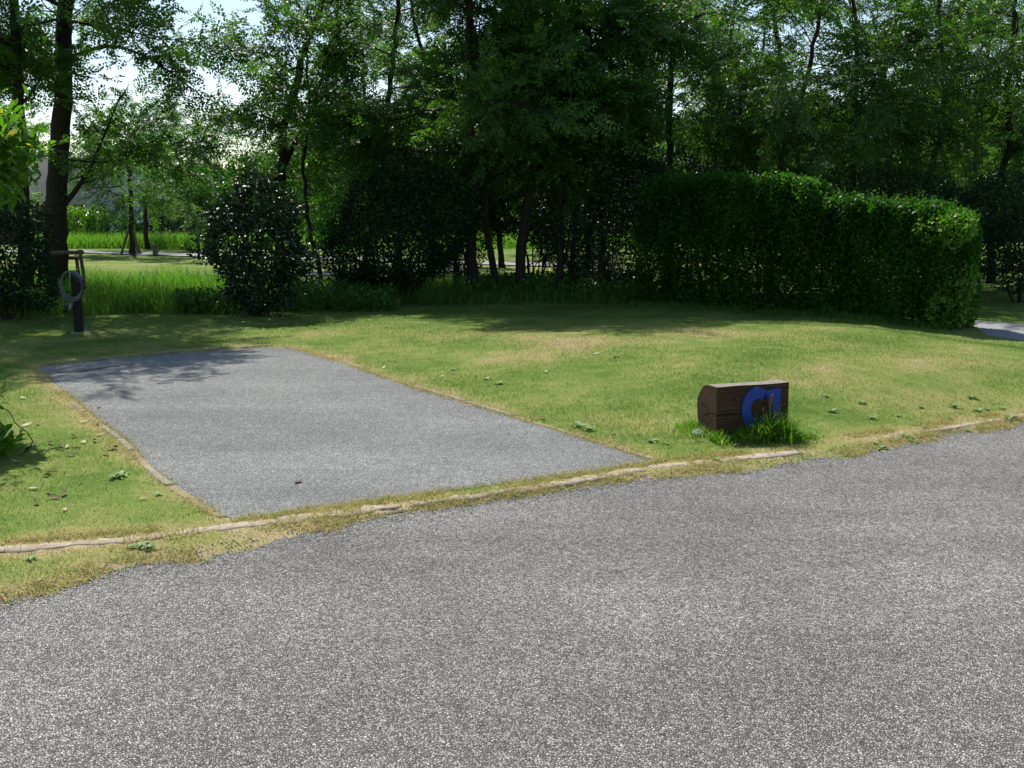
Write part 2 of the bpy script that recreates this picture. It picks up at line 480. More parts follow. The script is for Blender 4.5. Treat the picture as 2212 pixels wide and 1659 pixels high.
# ------------------------------------------------------------------ kerb and pad edging
def resample(line, step):
    line = np.asarray(line, float)
    seg = np.hypot(*np.diff(line, axis=0).T); s = np.concatenate([[0], np.cumsum(seg)])
    t = np.arange(0, s[-1], step)
    return np.column_stack([np.interp(t, s, line[:, 0]), np.interp(t, s, line[:, 1])]), t
def strip_piece(line, i0, i1, width, ztop, zbot, rough, seed, step):
    """one irregular flat stone along a line; rows: outer foot, top edge, top mid, top edge, inner foot"""
    pts = line[i0:i1 + 1]
    tan = norm(np.gradient(pts, axis=0)); nor = np.column_stack([-tan[:, 1], tan[:, 0]])
    V = []
    n = len(pts)
    for k, (p, q) in enumerate(zip(pts, nor)):
        e = min(1.0, 0.6 + 0.4 * min(k, n - 1 - k))
        row = []
        for c, (o, zz) in enumerate(((-0.54, 0), (-0.5, 1), (-0.16, 1.05), (0.18, 1.05), (0.5, 1), (0.54, 0))):
            jit = rough * 0.5 * (vnoise((p[0] + seed, p[1], (1 if o > 0 else 9)), 5.0) + 0.9 * vnoise((p[0] + seed, p[1], (2 if o > 0 else 8)), 15.0) + 0.6 * vnoise((p[0] + seed, p[1], (3 if o > 0 else 7)), 37.0)) * width * (1 if abs(o) > 0.3 else 0.3)
            oo = o * width * (0.75 + 0.25 * e) + (jit if o else 0)
            z = zbot if zz == 0 else ztop * (0.55 + 0.45 * e) * zz + 0.045 * rough * width * vnoise((p[0], p[1], seed + c), 24.0)
            row.append((p[0] + q[0] * oo, p[1] + q[1] * oo, z))
        V.append(row)
    V = np.array(V).reshape(-1, 3)
    F = []
    for k in range(n - 1):
        for c in range(5):
            F.append((k * 6 + c, k * 6 + c + 1, (k + 1) * 6 + c + 1, (k + 1) * 6 + c))
    e = (n - 1) * 6
    F += [(0, 5, 4, 1), (1, 4, 3, 2), (e, e + 1, e + 4, e + 5), (e + 1, e + 2, e + 3, e + 4)]
    return V, np.array(F)

kl, kt = resample(KERB, 0.03)
bedV, bedF = strip_piece(kl, 0, len(kl) - 1, 0.16, 0.004, -0.06, 0.3, 1.0, 0.06)
kerb_o = tag(link('kerb', np_mesh('kerb', bedV, bedF, True), M['soil']), kind='structure')
rk = random.Random(3)
i = 0
vis0 = np.argmin(np.hypot(*(kl - KERB[1]).T)); vis1 = np.argmin(np.hypot(*(kl - KERB[17]).T))
i = vis0
while i < vis1 - 6:
    n = rk.randint(10, 30)
    x = kl[i][0]
    big = x < -1.0
    wd = rk.uniform(0.08, 0.115) if big else rk.uniform(0.06, 0.10)
    if x > 1.2: wd *= rk.uniform(0.6, 1.0)
    if rk.random() < (0.97 if x < 1.2 else 0.85):
        V, F = strip_piece(kl, i, min(i + n, len(kl) - 1), wd, rk.uniform(0.015, 0.019), -0.05, 0.85, i * 0.37, 0.06)
        link('kerb_stone', np_mesh('kerb_stone', V, F), M['kerb'], kerb_o)
    i += n + (0 if rk.random() < 0.75 else rk.randint(1, 2))

# concrete edging stones down the left side of the pad, along its back and its right side
def edging(name, px, width, piece, gap_p, seed, zt):
    ln, _ = resample(np.array([G(*p)[:2] for p in px]), 0.06)
    V, F = strip_piece(ln, 0, len(ln) - 1, width * 1.15, 0.006, -0.06, 0.3, 2.0, 0.06)
    o = tag(link(name, np_mesh(name, V, F, True), M['soil']), kind='structure')
    r = random.Random(seed); i = 0
    while i < len(ln) - 4:
        n = r.randint(*piece)
        if r.random() > gap_p:
            V, F = strip_piece(ln, i, min(i + n, len(ln) - 1), width * r.uniform(0.8, 1.1), r.uniform(*zt), -0.05, 0.35, i * 0.7, 0.06)
            link('edging_stone', np_mesh('edging_stone', V, F), M['edging'], o)
        i += n
edging('pad_edging_left', [(80, 796), (104, 824), (172, 884), (262, 953), (342, 1034), (432, 1094), (486, 1122)], 0.045, (7, 12), 0.6, 4, (0.008, 0.013))
edging('pad_edging_right', [(604, 747), (648, 753), (752, 786), (906, 838), (1246, 940), (1420, 994)], 0.035, (6, 14), 0.6, 8, (0.010, 0.016))
edging('pad_edging_back', [(84, 789), (140, 784), (300, 768), (480, 753), (598, 747)], 0.05, (6, 14), 0.25, 6, (0.012, 0.02))
# dark joint that crosses the far left corner of the pad
jl, _ = resample(np.array([G(*p)[:2] for p in [(118, 806), (170, 803), (215, 796), (262, 789), (300, 785)]]), 0.05)
V, F = strip_piece(jl, 0, len(jl) - 1, 0.028, 0.004, 0.001, 0.9, 5.0, 0.05)
tag(link('pad_joint', np_mesh('pad_joint', V, F), mat_simple('joint_dirt', (0.03, 0.03, 0.025), (0.08, 0.075, 0.05), 30, 0.95, 0.1, 0)), kind='structure')

# ------------------------------------------------------------------ leaf prototypes
def kite(L, W, droop=0.0, x0=0.0):
    V = np.array([(x0, 0, 0), (x0 + L * 0.45, -W / 2, 0.0), (x0 + L, 0, -droop * L), (x0 + L * 0.45, W / 2, 0.0)])
    return V, np.array([(0, 1, 2, 3)])
def folded_leaf(L, W, fold=0.25, droop=0.15):
    V = np.array([(0, 0, 0), (L * .3, -W * .42, fold * W), (L * .68, -W * .42, fold * W - droop * L * .3), (L, 0, -droop * L), (L * .68, W * .42, fold * W - droop * L * .3), (L * .3, W * .42, fold * W), (L * .5, 0, 0)])
    return V, np.array([(0, 1, 2, 6), (6, 2, 3, 3)][:1] + [(6, 2, 3, 4), (0, 6, 4, 5)])
def locust_twig(rng, nleaf=10, pairs=4, ll=0.070, lw=0.036, tl=0.62):
    g = Geo()
    for i in range(nleaf):
        f = (i + 0.6) / nleaf
        side = 1 if i % 2 else -1
        base = np.array([f * tl, 0, -0.10 * f * f])
        a = side * (0.95 - 0.5 * f + rng.normal() * 0.2)
        if i == nleaf - 1: a = rng.normal() * 0.2
        rl = 0.21 * rng.uniform(0.75, 1.15)
        rd = norm(np.array([math.cos(a), math.sin(a), rng.normal() * 0.25 - 0.12]))
        up = norm(np.array([rng.normal() * 0.45, rng.normal() * 0.45, 1.0]))
        sd_ = norm(np.cross(up, rd)); up = np.cross(rd, sd_)
        pos, xd = [], []
        for k in range(pairs):
            q = base + rd * rl * (0.25 + 0.62 * k / max(1, pairs - 1)) - np.array([0, 0, 0.05 * (k / pairs) ** 2])
            for s in (-1, 1):
                pos.append(q); xd.append(rd * 0.35 + sd_ * s * 0.95 + rng.normal(size=3) * 0.15)
        pos.append(base + rd * rl * 0.95 - np.array([0, 0, 0.03])); xd.append(rd + rng.normal(size=3) * 0.1)
        kV, kF = kite(ll, lw, 0.12)
        V, F = place(kV, kF, np.array(pos), np.array(xd), up + rng.normal(size=(len(pos), 3)) * 0.35, rng.uniform(0.8, 1.2, len(pos)))
        g.add(V, F)
    return np.concatenate(g.V), np.concatenate(g.F)
TWIGS = [locust_twig(RNG) for _ in range(6)]
TWIGS_BIG = [locust_twig(RNG, 9, 4, 0.080, 0.040, 0.68) for _ in range(5)]

def smooth_path(pts, n):
    pts = np.array([tuple(p) for p in pts], float)
    k = len(pts); out = []
    for i in range(k - 1):
        p0, p1, p2, p3 = pts[max(i - 1, 0)], pts[i], pts[i + 1], pts[min(i + 2, k - 1)]
        for t in np.linspace(0, 1, n, endpoint=False):
            out.append(0.5 * ((2 * p1) + (-p0 + p2) * t + (2 * p0 - 5 * p1 + 4 * p2 - p3) * t * t + (-p0 + 3 * p1 - 3 * p2 + p3) * t ** 3))
    out.append(pts[-1])
    return np.array(out)

def grow(start, d, L, n, rng, wob=0.22, up=0.0):
    pts = [np.array(start, float)]; d = norm(np.array(d, float))
    for i in range(n):
        d = norm(d + rng.normal(size=3) * wob * np.array([1, 1, 0.6]) + np.array([0, 0, up]))
        pts.append(pts[-1] + d * L / n)
    return np.array(pts)

def build_tree(name, label, cat, group, base, trunk, r0, nlimb, z0, Lmax, ntwig, seed, limbs=(), leafmat='locust', twigs=TWIGS, flare=1.35, zlow=0.75, keep=None, twig_scale=1.0, rtop=0.36):
    """trunk: world points from the ground up; limbs: extra explicit limbs (points, radius)"""
    rng = np.random.default_rng(seed)
    ntwig = int(ntwig * 1.04)
    base = np.array(base, float)
    root = empty(name, tuple(base))
    tag(root, label, cat, group)
    path = smooth_path(trunk, 5)
    path[1:-1] += rng.normal(size=(len(path) - 2, 3)) * np.array([0.012, 0.012, 0])
    s = np.linspace(0, 1, len(path))
    rad = r0 * (1 - (1 - rtop) * s ** 0.9)
    rad[0] *= flare; rad[1] *= 1 + (flare - 1) * 0.35
    V, F = tube(path - base, rad, 10)
    link('trunk', np_mesh('trunk', V, F, True), M['bark'], root)
    H = path[-1][2] - base[2]
    cand = []          # twig anchors: position, direction
    def side_shoots(geo, pts, L, r, nsec):
        tan = norm(np.gradient(pts, axis=0))
        for k in range(nsec):
            f = rng.uniform(0.28, 0.98)
            i = min(int(f * (len(pts) - 1)), len(pts) - 2)
            p = pts[i] + (pts[i + 1] - pts[i]) * (f * (len(pts) - 1) - i)
            side = norm(np.cross(tan[i], [0, 0, 1.0])) * rng.choice([-1, 1])
            d = norm(tan[i] * rng.uniform(0.3, 0.9) + side * rng.uniform(0.4, 1.0) + np.array([0, 0, rng.normal() * 0.25]))
            l2 = L * rng.uniform(0.22, 0.48) * (1.15 - 0.5 * f)
            q = grow(p, d, l2, 4, rng, 0.25, -0.03)
            V, F = tube(q - base, np.linspace(max(0.006, r * 0.35), 0.003, len(q)), 4, False)
            geo.add(V, F)
            for m in range(1, len(q)):
                for _ in range(2):
                    cand.append((q[m] + rng.normal(size=3) * 0.04, norm(q[m] - q[m - 1])))
        for i in range(len(pts) // 2, len(pts)):
            cand.append((pts[i], tan[i]))
    def limb(pts, r, L, nsec):
        g = Geo()
        V, F = tube(pts - base, np.linspace(r, max(0.006, r * 0.12), len(pts)), 6)
        g.add(V, F)
        side_shoots(g, pts, L, r, nsec)
        link('branch', g.mesh('branch', True), M['bark'], root)
    zs = path[:, 2] - base[2]
    for k in range(nlimb):
        u = (k + rng.uniform(0, 1)) / nlimb
        h = z0 + (H - z0) * u ** 0.9
        i = int(np.clip(np.searchsorted(zs, h), 1, len(path) - 1))
        st = path[i]
        az = k * 2.399 + rng.normal() * 0.5 + seed
        el = rng.uniform(-0.05, 0.5) + 0.35 * u
        shape = (zlow + (1 - zlow) * min(1, u / 0.35)) * (1.0 if u < 0.55 else 1 - 0.62 * (u - 0.55) / 0.45)
        L = Lmax * shape * rng.uniform(0.7, 1.15)
        d = (math.cos(az) * math.cos(el), math.sin(az) * math.cos(el), math.sin(el))
        pts = grow(st, d, L, 7, rng, 0.2, 0.02 - 0.03 * u)
        limb(pts, max(0.012, rad[i] * rng.uniform(0.28, 0.45)), L, int(5 + L * 2.2))
    for lp, lr in limbs:
        pts = smooth_path(lp, 4)
        L = float(np.linalg.norm(np.diff(pts, axis=0), axis=1).sum())
        limb(pts, lr, max(1.0, L * 0.6), int(4 + L * 2.5))
    # leaf sprays
    if keep is not None: cand = [c for c in cand if keep(c[0])]
    wz = np.array([1.4 if c[0][2] - base[2] * 0 < 4.7 else 0.6 for c in cand]); wz /= wz.sum()
    idx = rng.choice(len(cand), ntwig, replace=True, p=wz)
    pos = np.array([cand[j][0] for j in idx]) + rng.normal(size=(ntwig, 3)) * 0.10
    dr = np.array([cand[j][1] for j in idx])
    az = rng.normal(size=(ntwig, 3)) * np.array([0.8, 0.8, 0.35])
    dr = norm(dr + az + np.array([0, 0, -0.05]))
    nr = np.array([0, 0, 1.0]) + rng.normal(size=(ntwig, 3)) * 0.45
    g = Geo()
    for v, (tV, tF) in enumerate(twigs):
        m = np.arange(ntwig) % len(twigs) == v
        V, F = place(tV, tF, pos[m] - base, dr[m], nr[m], rng.uniform(0.75, 1.2, m.sum()) * twig_scale)
        g.add(V, F)
    link('crown', g.mesh('crown'), M[leafmat], root)
    return root

def to_px(q):
    v = np.asarray(q, float) - np.array([0, 0, CAM_H])
    dep = v[1] * CP - v[2] * SP
    return 1106 + FPX * v[0] / dep, 829.5 - FPX * (v[1] * SP + v[2] * CP) / dep
GAP_RNG = np.random.default_rng(4)
def airy(q):
    """the open side of the left crowns, where the sky shows"""
    x, y = to_px(q)
    gap = (330 < x < 480 and -40 < y < 75) or (480 < x < 700 and -40 < y < 150) or (250 < x < 430 and 130 < y < 270)
    return q[2] > 2.25 and (not gap or GAP_RNG.random() < 0.32)
def px_trunk(pts, Y, H, lean=(0, 0), dY=0.0):
    """pixel points from the ground up at depth Y -> world, then on up to height H"""
    out = []
    for k, (px, py) in enumerate(pts):
        out.append(np.array(P(px, py, Y + dY * k)))
    g = gzz(out[0][0], out[0][1])
    out[0][2] = g - 0.05
    last, prev = out[-1], out[-2]
    d = norm(last - prev); d = norm(d * np.array([0.5, 0.5, 1]) + np.array([lean[0], lean[1], 0]))
    while out[-1][2] < H - 0.1:
        st = min(1.2, H - out[-1][2])
        d = norm(d + np.array([RNG.normal() * 0.06, RNG.normal() * 0.06, 0.05]))
        out.append(out[-1] + d * st)
    b = out[0].copy(); b[2] = g
    return b, out

def ptree(label, pts, Y, H, r0, nlimb, z0, Lmax, ntwig, seed, limbs=(), name='locust_tree', group='locust trees along the back of the plot', lean=(0, 0), **kw):
    b, tr = px_trunk(pts, Y, H, lean)
    lm = [([np.array(P(x, y, Y + (q[2] if len(q) > 2 else 0))) for q in L for x, y in [q[:2]]], r) for L, r in limbs]
    return build_tree(name, label, 'tree', group, b, tr, r0, nlimb, z0, Lmax, ntwig, seed, lm, **kw)

# front row: trunks that can be told apart in the photograph
ptree('tree with the thickest trunk, held by a wooden support frame', [(124, 652), (122, 520), (121, 420), (130, 300), (137, 170), (138, 60), (140, 0)], 18.4, 8.6, 0.205, 13, 3.0, 2.9, 620, 21, keep=airy,
      limbs=[([(140, 440), (168, 405), (200, 350, -.3), (230, 280, -.6), (262, 200, -.9)], 0.055), ([(146, 345), (230, 350), (330, 330, -.4), (400, 300, -.8)], 0.03), ([(140, 130), (230, 100), (310, 120, -.3), (380, 165, -.6), (420, 200, -.8)], 0.04), ([(140, 20), (165, -120, -1.4), (195, -230, -2.9), (225, -300, -4.4)], 0.06), ([(139, 60), (160, -10, -1.2), (185, -70, -2.7), (215, -90, -4.2)], 0.05), ([(140, -40), (210, -220, -1.4), (270, -330, -2.8)], 0.05)])
ptree('dark slender tree rising above the bright shrub at the left edge', [(60, 660), (52, 500), (44, 300), (40, 200), (33, 80), (30, 0)], 17.0, 8.8, 0.11, 13, 3.0, 2.9, 520, 34, keep=lambda q: q[2] > 2.6, limbs=[([(42, 230), (75, 190), (110, 130)], 0.03), ([(38, 170), (0, 140), (-60, 120)], 0.04)])
ptree('tree forking into two curved stems behind the glossy bush', [(604, 628), (604, 540), (607, 420), (611, 345), (612, 277), (640, 185), (652, 130), (668, 76), (690, 20)], 20.2, 7.6, 0.10, 6, 2.0, 2.0, 170, 47, keep=airy,
      limbs=[([(610, 365), (634, 315), (656, 272), (674, 244), (694, 170), (712, 96), (760, 40)], 0.062), ([(652, 140), (620, 150), (585, 118), (545, 112), (520, 90)], 0.03), ([(612, 280), (570, 265), (520, 262)], 0.03), ([(611, 300), (592, 230), (585, 160)], 0.025)], lean=(0.15, 0))
ptree('thin leaning tree between the glossy bush and the dark bush', [(697, 622), (684, 552), (669, 498), (660, 420), (655, 350), (668, 250)], 19.6, 5.0, 0.05, 8, 1.8, 1.4, 170, 52, rtop=0.3)
ptree('tall straight tree in the middle with long horizontal branches', [(1019, 652), (1018, 560), (1016, 420), (1015, 300), (1015, 150), (1013, 0)], 18.3, 6.6, 0.11, 17, 1.6, 2.5, 700, 63,
      limbs=[([(1022, 160), (1060, 115), (1100, 92), (1165, 88)], 0.03), ([(1012, 250), (940, 236), (850, 260), (760, 250)], 0.035), ([(1010, 330), (930, 330), (850, 322), (770, 340, -.3)], 0.03)])
ptree('short leaning trunk just left of the forked one in the middle', [(1077, 642), (1066, 580), (1054, 514), (1046, 430), (1050, 330), (1062, 200)], 18.6, 5.6, 0.075, 8, 2.0, 1.7, 230, 74)
ptree('sturdy tree leaning right, in the gap of light at the centre', [(1122, 645), (1126, 560), (1132, 490), (1149, 382), (1166, 278), (1172, 190), (1180, 80), (1185, 0)], 18.5, 6.8, 0.10, 14, 1.7, 2.4, 540, 85,
      limbs=[([(1160, 290), (1150, 200), (1118, 140), (1100, 100), (1092, 40)], 0.045), ([(1164, 300), (1210, 290), (1262, 306)], 0.03), ([(1186, 60), (1240, 45), (1300, 20)], 0.03)])
ptree('slim dark trunk right of the centre gap', [(1211, 648), (1210, 560), (1208, 470), (1220, 350), (1232, 200), (1240, 80)], 18.4, 5.8, 0.065, 8, 2.1, 1.7, 230, 96)
ptree('thin dark trunk, second to the left of the clipped hedge', [(1240, 650), (1238, 540), (1248, 420), (1270, 300), (1288, 180), (1276, 80)], 18.8, 5.8, 0.05, 7, 2.2, 1.6, 200, 107)
ptree('thin dark trunk nearest the left end of the clipped hedge', [(1268, 650), (1270, 540), (1282, 420), (1330, 300), (1371, 205), (1366, 120), (1360, 30)], 19.2, 6.2, 0.055, 8, 2.2, 1.8, 240, 118)
ptree('slender bare-stemmed tree rising behind the left half of the hedge', [(1446, 620), (1445, 440), (1446, 312), (1448, 194), (1456, 90), (1466, 0)], 21.0, 7.4, 0.085, 9, 2.8, 2.2, 270, 129,
      limbs=[([(1457, 80), (1480, 52), (1513, 33), (1560, 28), (1600, 44)], 0.035), ([(1454, 110), (1420, 80), (1385, 70)], 0.025)])
ptree('many-branched tree rising behind the middle of the hedge', [(1660, 620), (1664, 500), (1680, 400), (1700, 300), (1740, 180), (1770, 40)], 19.8, 6.0, 0.075, 14, 1.4, 2.5, 400, 141, limbs=[([(1668, 470), (1640, 380), (1600, 280), (1580, 200)], 0.035), ([(1690, 340), (1730, 300), (1760, 250)], 0.03)])
ptree('leafy tree rising behind the right half of the hedge', [(1830, 620), (1836, 480), (1842, 380), (1843, 278), (1850, 180), (1850, 60)], 20.2, 6.0, 0.075, 15, 1.4, 2.6, 430, 152, limbs=[([(1846, 300), (1880, 262), (1930, 245), (1990, 250)], 0.04), ([(1843, 280), (1800, 260), (1750, 275)], 0.03)])
ptree('leaning tree behind the right end of the hedge', [(1960, 620), (1980, 480), (2006, 380), (2030, 300), (2040, 180), (2030, 60)], 20.8, 6.2, 0.07, 13, 1.4, 2.4, 360, 163)
ptree('rightmost slender tree with a crooked stem against the sky', [(2140, 620), (2144, 470), (2159, 392), (2182, 305), (2176, 194), (2190, 87), (2194, 0)], 21.5, 7.6, 0.08, 13, 1.5, 2.3, 330, 174, limbs=[([(2166, 360), (2200, 320), (2240, 300)], 0.03)])
ptree('slim tree behind the dark bush, left of the middle', [(860, 630), (862, 480), (850, 360), (838, 240), (850, 120), (862, 0)], 20.5, 7.0, 0.075, 13, 1.9, 1.9, 360, 185, keep=airy)

# ------------------------------------------------------------------ trees further back: a few kinds, copied
def copy_tree(root, loc, rz, sc, label):
    r = root.copy(); COL.objects.link(r)
    r.location = loc; r.rotation_euler = (0, 0, rz); r.scale = (sc, sc, sc)
    r['label'] = label
    for ch in list(root.children):
        c = ch.copy(); COL.objects.link(c); c.parent = r
    return r
def straight(H, rng):
    pts = [np.array([0, 0, -0.05])]
    d = np.array([0, 0, 1.0])
    while pts[-1][2] < H:
        d = norm(d + np.array([rng.normal() * 0.10, rng.normal() * 0.10, 0.25]))
        pts.append(pts[-1] + d * 1.2)
    return pts
BACK = []
for v, (H, L, zl) in enumerate(((7.5, 2.6, 0.9), (8.5, 2.4, 0.9), (6.5, 2.8, 1.0))):
    rg = np.random.default_rng(300 + v)
    BACK.append(dict(H=H, L=L, seed=300 + v, tr=straight(H, rg)))
back_spots = [  # pixel x, depth, scale, kind
    (-110, 26, 0.9, 0), (430, 31, 0.46, 2), (790, 27, 0.72, 1), (800, 33, 1.0, 0), (930, 25, 0.95, 2),
    (1085, 27, 0.95, 0), (1300, 25, 0.9, 2), (1520, 26, 0.95, 0), (1600, 33, 1.05, 2), (1750, 27, 1.0, 1), (1930, 26, 1.0, 2), (2090, 29, 1.0, 0), (2270, 26, 1.0, 1), (1200, 34, 1.0, 1), (1400, 36, 1.0, 0), (2010, 36, 1.1, 0)]
descr = {0: 'bushy', 1: 'tall narrow', 2: 'low spreading'}
protos = [None] * 3
for q, (px, Y, scl, k) in enumerate(back_spots):
    x = (px - 1106) / FPX * (Y * CP + CAM_H * SP)
    lab = '%s tree in the rows behind, %s from the left edge of the view' % (descr[k], ['first', 'second', 'third', 'fourth', 'fifth', 'sixth', 'seventh', 'eighth', 'ninth', 'tenth', 'eleventh', 'twelfth', 'thirteenth', 'fourteenth', 'fifteenth', 'sixteenth', 'seventeenth', 'eighteenth', 'nineteenth', 'twentieth', 'twenty-first', 'twenty-second', 'twenty-third', 'twenty-fourth'][sorted(b[0] for b in back_spots).index(px)])
    loc = (x, Y, gzz(x, Y))
    if protos[k] is None:
        b = BACK[k]
        r = build_tree('background_tree', lab, 'tree', 'trees behind the front row', (0, 0, 0), b['tr'], 0.085, 16, 1.1, b['L'], 330, b['seed'], leafmat='locust2', twigs=TWIGS_BIG, zlow=b.get('zl', 0.95))
        r.location = loc; r.scale = (scl,) * 3; protos[k] = r
    else:
        copy_tree(protos[k], loc, RNG.uniform(0, 6.28), scl, lab)

# ------------------------------------------------------------------ shrubs
def blob_points(n, lobes, rng, shell=(0.72, 1.05), floor=0.05):
    """points and outward directions on the union of lumpy ellipsoids (centre, radii)"""
    vol = np.array([r[0] * r[1] + r[1] * r[2] + r[0] * r[2] for c, r in lobes]); vol /= vol.sum()
    out_p, out_d = [], []
    for (c, r), w_ in zip(lobes, vol):
        m = int(n * w_ * 1.6)
        d = rand_unit(m, rng)
        ph = d @ rng.normal(size=(3, 6)) * 3.0 + rng.uniform(0, 6, 6)
        lump = 1 + 0.13 * np.sin(ph).sum(1) / 2.0
        rad = rng.uniform(*shell, m) ** 0.6 * lump
        p = np.asarray(c) + d * np.asarray(r) * rad[:, None]
        ins = np.zeros(m, bool)
        for (c2, r2) in lobes:
            if c2 is c: continue
            ins |= (((p - np.asarray(c2)) / (np.asarray(r2) * 0.78)) ** 2).sum(1) < 1
        k = (~ins) & (p[:, 2] > floor)
        out_p.append(p[k]); out_d.append(norm(d[k] / np.asarray(r)))
    p = np.concatenate(out_p); d = np.concatenate(out_d)
    if len(p) > n:
        i = rng.choice(len(p), n, replace=False); p, d = p[i], d[i]
    return p, d
def leafy(p, d, proto, rng, smin=0.75, smax=1.25, out=0.6, up=0.35, rnd=0.7, nout=0.7):
    n = len(p)
    xd = d * out + np.array([0, 0, up]) + rng.normal(size=(n, 3)) * rnd
    nr = d * nout + np.array([0, 0, 0.6]) + rng.normal(size=(n, 3)) * 0.55
    return place(proto[0], proto[1], p, xd, nr, rng.uniform(smin, smax, n))
def shrub(name, label, base, lobes, nleaf, leaf, mat, seed, nstem=7, stem_r=0.018, group=None, shell=(0.6, 1.05), cat='bush', floor=0.06, sprig=0):
    rng = np.random.default_rng(seed)
    root = tag(empty(name, tuple(base)), label, cat, group)
    top = max(c[2] for c, r in lobes)
    for k in range(nstem):
        c, r = lobes[k % len(lobes)]
        a = rng.uniform(0, 6.28); s0 = np.array([math.cos(a), math.sin(a), 0]) * 0.06 * rng.uniform(0.5, 3)
        tgt = np.asarray(c) + rand_unit(1, rng)[0] * np.asarray(r) * 0.6
        tgt[2] = max(tgt[2], 0.4)
        pts = smooth_path([s0 + np.array([0, 0, -0.05]), s0 * 1.6 + np.array([0, 0, tgt[2] * 0.4]), tgt], 4)
        pts[1:] += rng.normal(size=(len(pts) - 1, 3)) * 0.02
        V, F = tube(pts, np.linspace(stem_r, stem_r * 0.35, len(pts)), 6)
        link('stem', np_mesh('stem', V, F, True), M['twig'], root)
    p, d = blob_points(nleaf, lobes, rng, shell, floor)
    V, F = leafy(p, d, leaf, rng)
    g = Geo(); g.add(V, F)
    # uneven outline: sprigs that stick out
    for _ in range(sprig):
        i = rng.integers(len(p)); dd = norm(d[i] + np.array([0, 0, 0.5]) + rng.normal(size=3) * 0.3)
        L = rng.uniform(0.12, 0.40); m = int(L / 0.022)
        f = np.linspace(0, 1, m)[:, None]
        q = p[i] + dd * L * f + rng.normal(size=(m, 3)) * 0.02
        V, F = leafy(q, np.repeat(dd[None], m, 0), leaf, rng, 0.7, 1.1)
        g.add(V, F)
    link('foliage', g.mesh('foliage'), M[mat], root)
    return root
SMALL = kite(0.062, 0.032, 0.1)
MID = folded_leaf(0.075, 0.036)
BIG = folded_leaf(0.085, 0.034)
def gp(px, Y):
    x = (px - 1106) / FPX * (Y * CP + CAM_H * SP)
    return (x, Y, gzz(x, Y))

b = onground(560, 682)
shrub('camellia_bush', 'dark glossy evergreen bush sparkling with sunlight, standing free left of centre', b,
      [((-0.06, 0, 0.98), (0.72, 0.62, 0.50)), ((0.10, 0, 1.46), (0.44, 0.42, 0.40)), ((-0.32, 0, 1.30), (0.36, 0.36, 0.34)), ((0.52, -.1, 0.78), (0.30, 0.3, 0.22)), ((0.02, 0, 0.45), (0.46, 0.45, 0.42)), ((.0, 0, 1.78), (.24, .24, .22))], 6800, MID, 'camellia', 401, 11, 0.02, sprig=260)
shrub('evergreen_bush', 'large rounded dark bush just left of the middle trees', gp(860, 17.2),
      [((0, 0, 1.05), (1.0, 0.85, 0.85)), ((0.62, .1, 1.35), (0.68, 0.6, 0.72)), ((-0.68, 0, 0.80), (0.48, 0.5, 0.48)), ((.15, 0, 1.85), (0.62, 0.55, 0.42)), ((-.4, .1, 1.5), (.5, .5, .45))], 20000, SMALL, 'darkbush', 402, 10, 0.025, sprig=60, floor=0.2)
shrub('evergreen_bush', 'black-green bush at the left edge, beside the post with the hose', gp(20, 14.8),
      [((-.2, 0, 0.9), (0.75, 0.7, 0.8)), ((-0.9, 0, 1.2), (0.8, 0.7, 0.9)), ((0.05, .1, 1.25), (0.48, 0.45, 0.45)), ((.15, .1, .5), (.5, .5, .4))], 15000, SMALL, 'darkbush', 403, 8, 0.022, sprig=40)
shrub('thicket_bush', 'dark twiggy thicket filling the space left of the clipped hedge', gp(1310, 18.6),
      [((0, 0, 1.0), (0.95, 0.6, 0.95)), ((-0.6, .2, 1.3), (0.6, 0.6, 0.8)), ((0.5, .2, 1.9), (0.8, 0.6, 0.6)), ((-.3, .2, 2.1), (0.7, 0.6, 0.5))], 13000, SMALL, 'camellia', 404, 14, 0.02, sprig=60)
shrub('thicket_bush', 'dark thicket behind the middle trunks', gp(1160, 21.0),
      [((0, 0, 1.7), (1.3, 0.7, 0.8)), ((-1.0, 0, 1.9), (0.9, 0.7, 0.7)), ((0.8, 0, 1.2), (0.8, 0.6, 0.9)), ((0.3, 0, 2.4), (1.2, 0.7, 0.6))], 13000, SMALL, 'darkbush', 405, 10, 0.02, sprig=40, floor=0.7)
shrub('understory_bush', 'dark shrub showing above the left end of the hedge', gp(1440, 19.6),
      [((0, 0, 1.7), (0.9, 0.6, 0.75)), ((0.9, 0, 1.5), (0.9, 0.6, 0.7))], 9000, SMALL, 'camellia', 406, 6, 0.02, sprig=40)
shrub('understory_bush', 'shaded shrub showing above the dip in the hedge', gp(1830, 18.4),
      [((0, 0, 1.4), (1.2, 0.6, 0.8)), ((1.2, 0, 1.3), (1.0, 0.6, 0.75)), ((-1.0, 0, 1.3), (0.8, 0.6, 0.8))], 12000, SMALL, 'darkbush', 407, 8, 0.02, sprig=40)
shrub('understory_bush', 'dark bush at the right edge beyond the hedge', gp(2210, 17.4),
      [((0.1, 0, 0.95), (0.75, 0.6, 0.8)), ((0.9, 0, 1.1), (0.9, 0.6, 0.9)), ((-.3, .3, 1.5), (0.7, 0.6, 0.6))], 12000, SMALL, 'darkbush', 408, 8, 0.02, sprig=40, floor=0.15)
shrub('understory_bush', 'mid-green shrub in the light behind the thin leaning tree', gp(740, 23.0),
      [((0, 0, 1.2), (0.7, 0.6, 0.8)), ((0.6, 0, 1.7), (0.8, 0.6, 0.7))], 6000, SMALL, 'hedge', 409, 6, 0.02, sprig=30, floor=0.5)
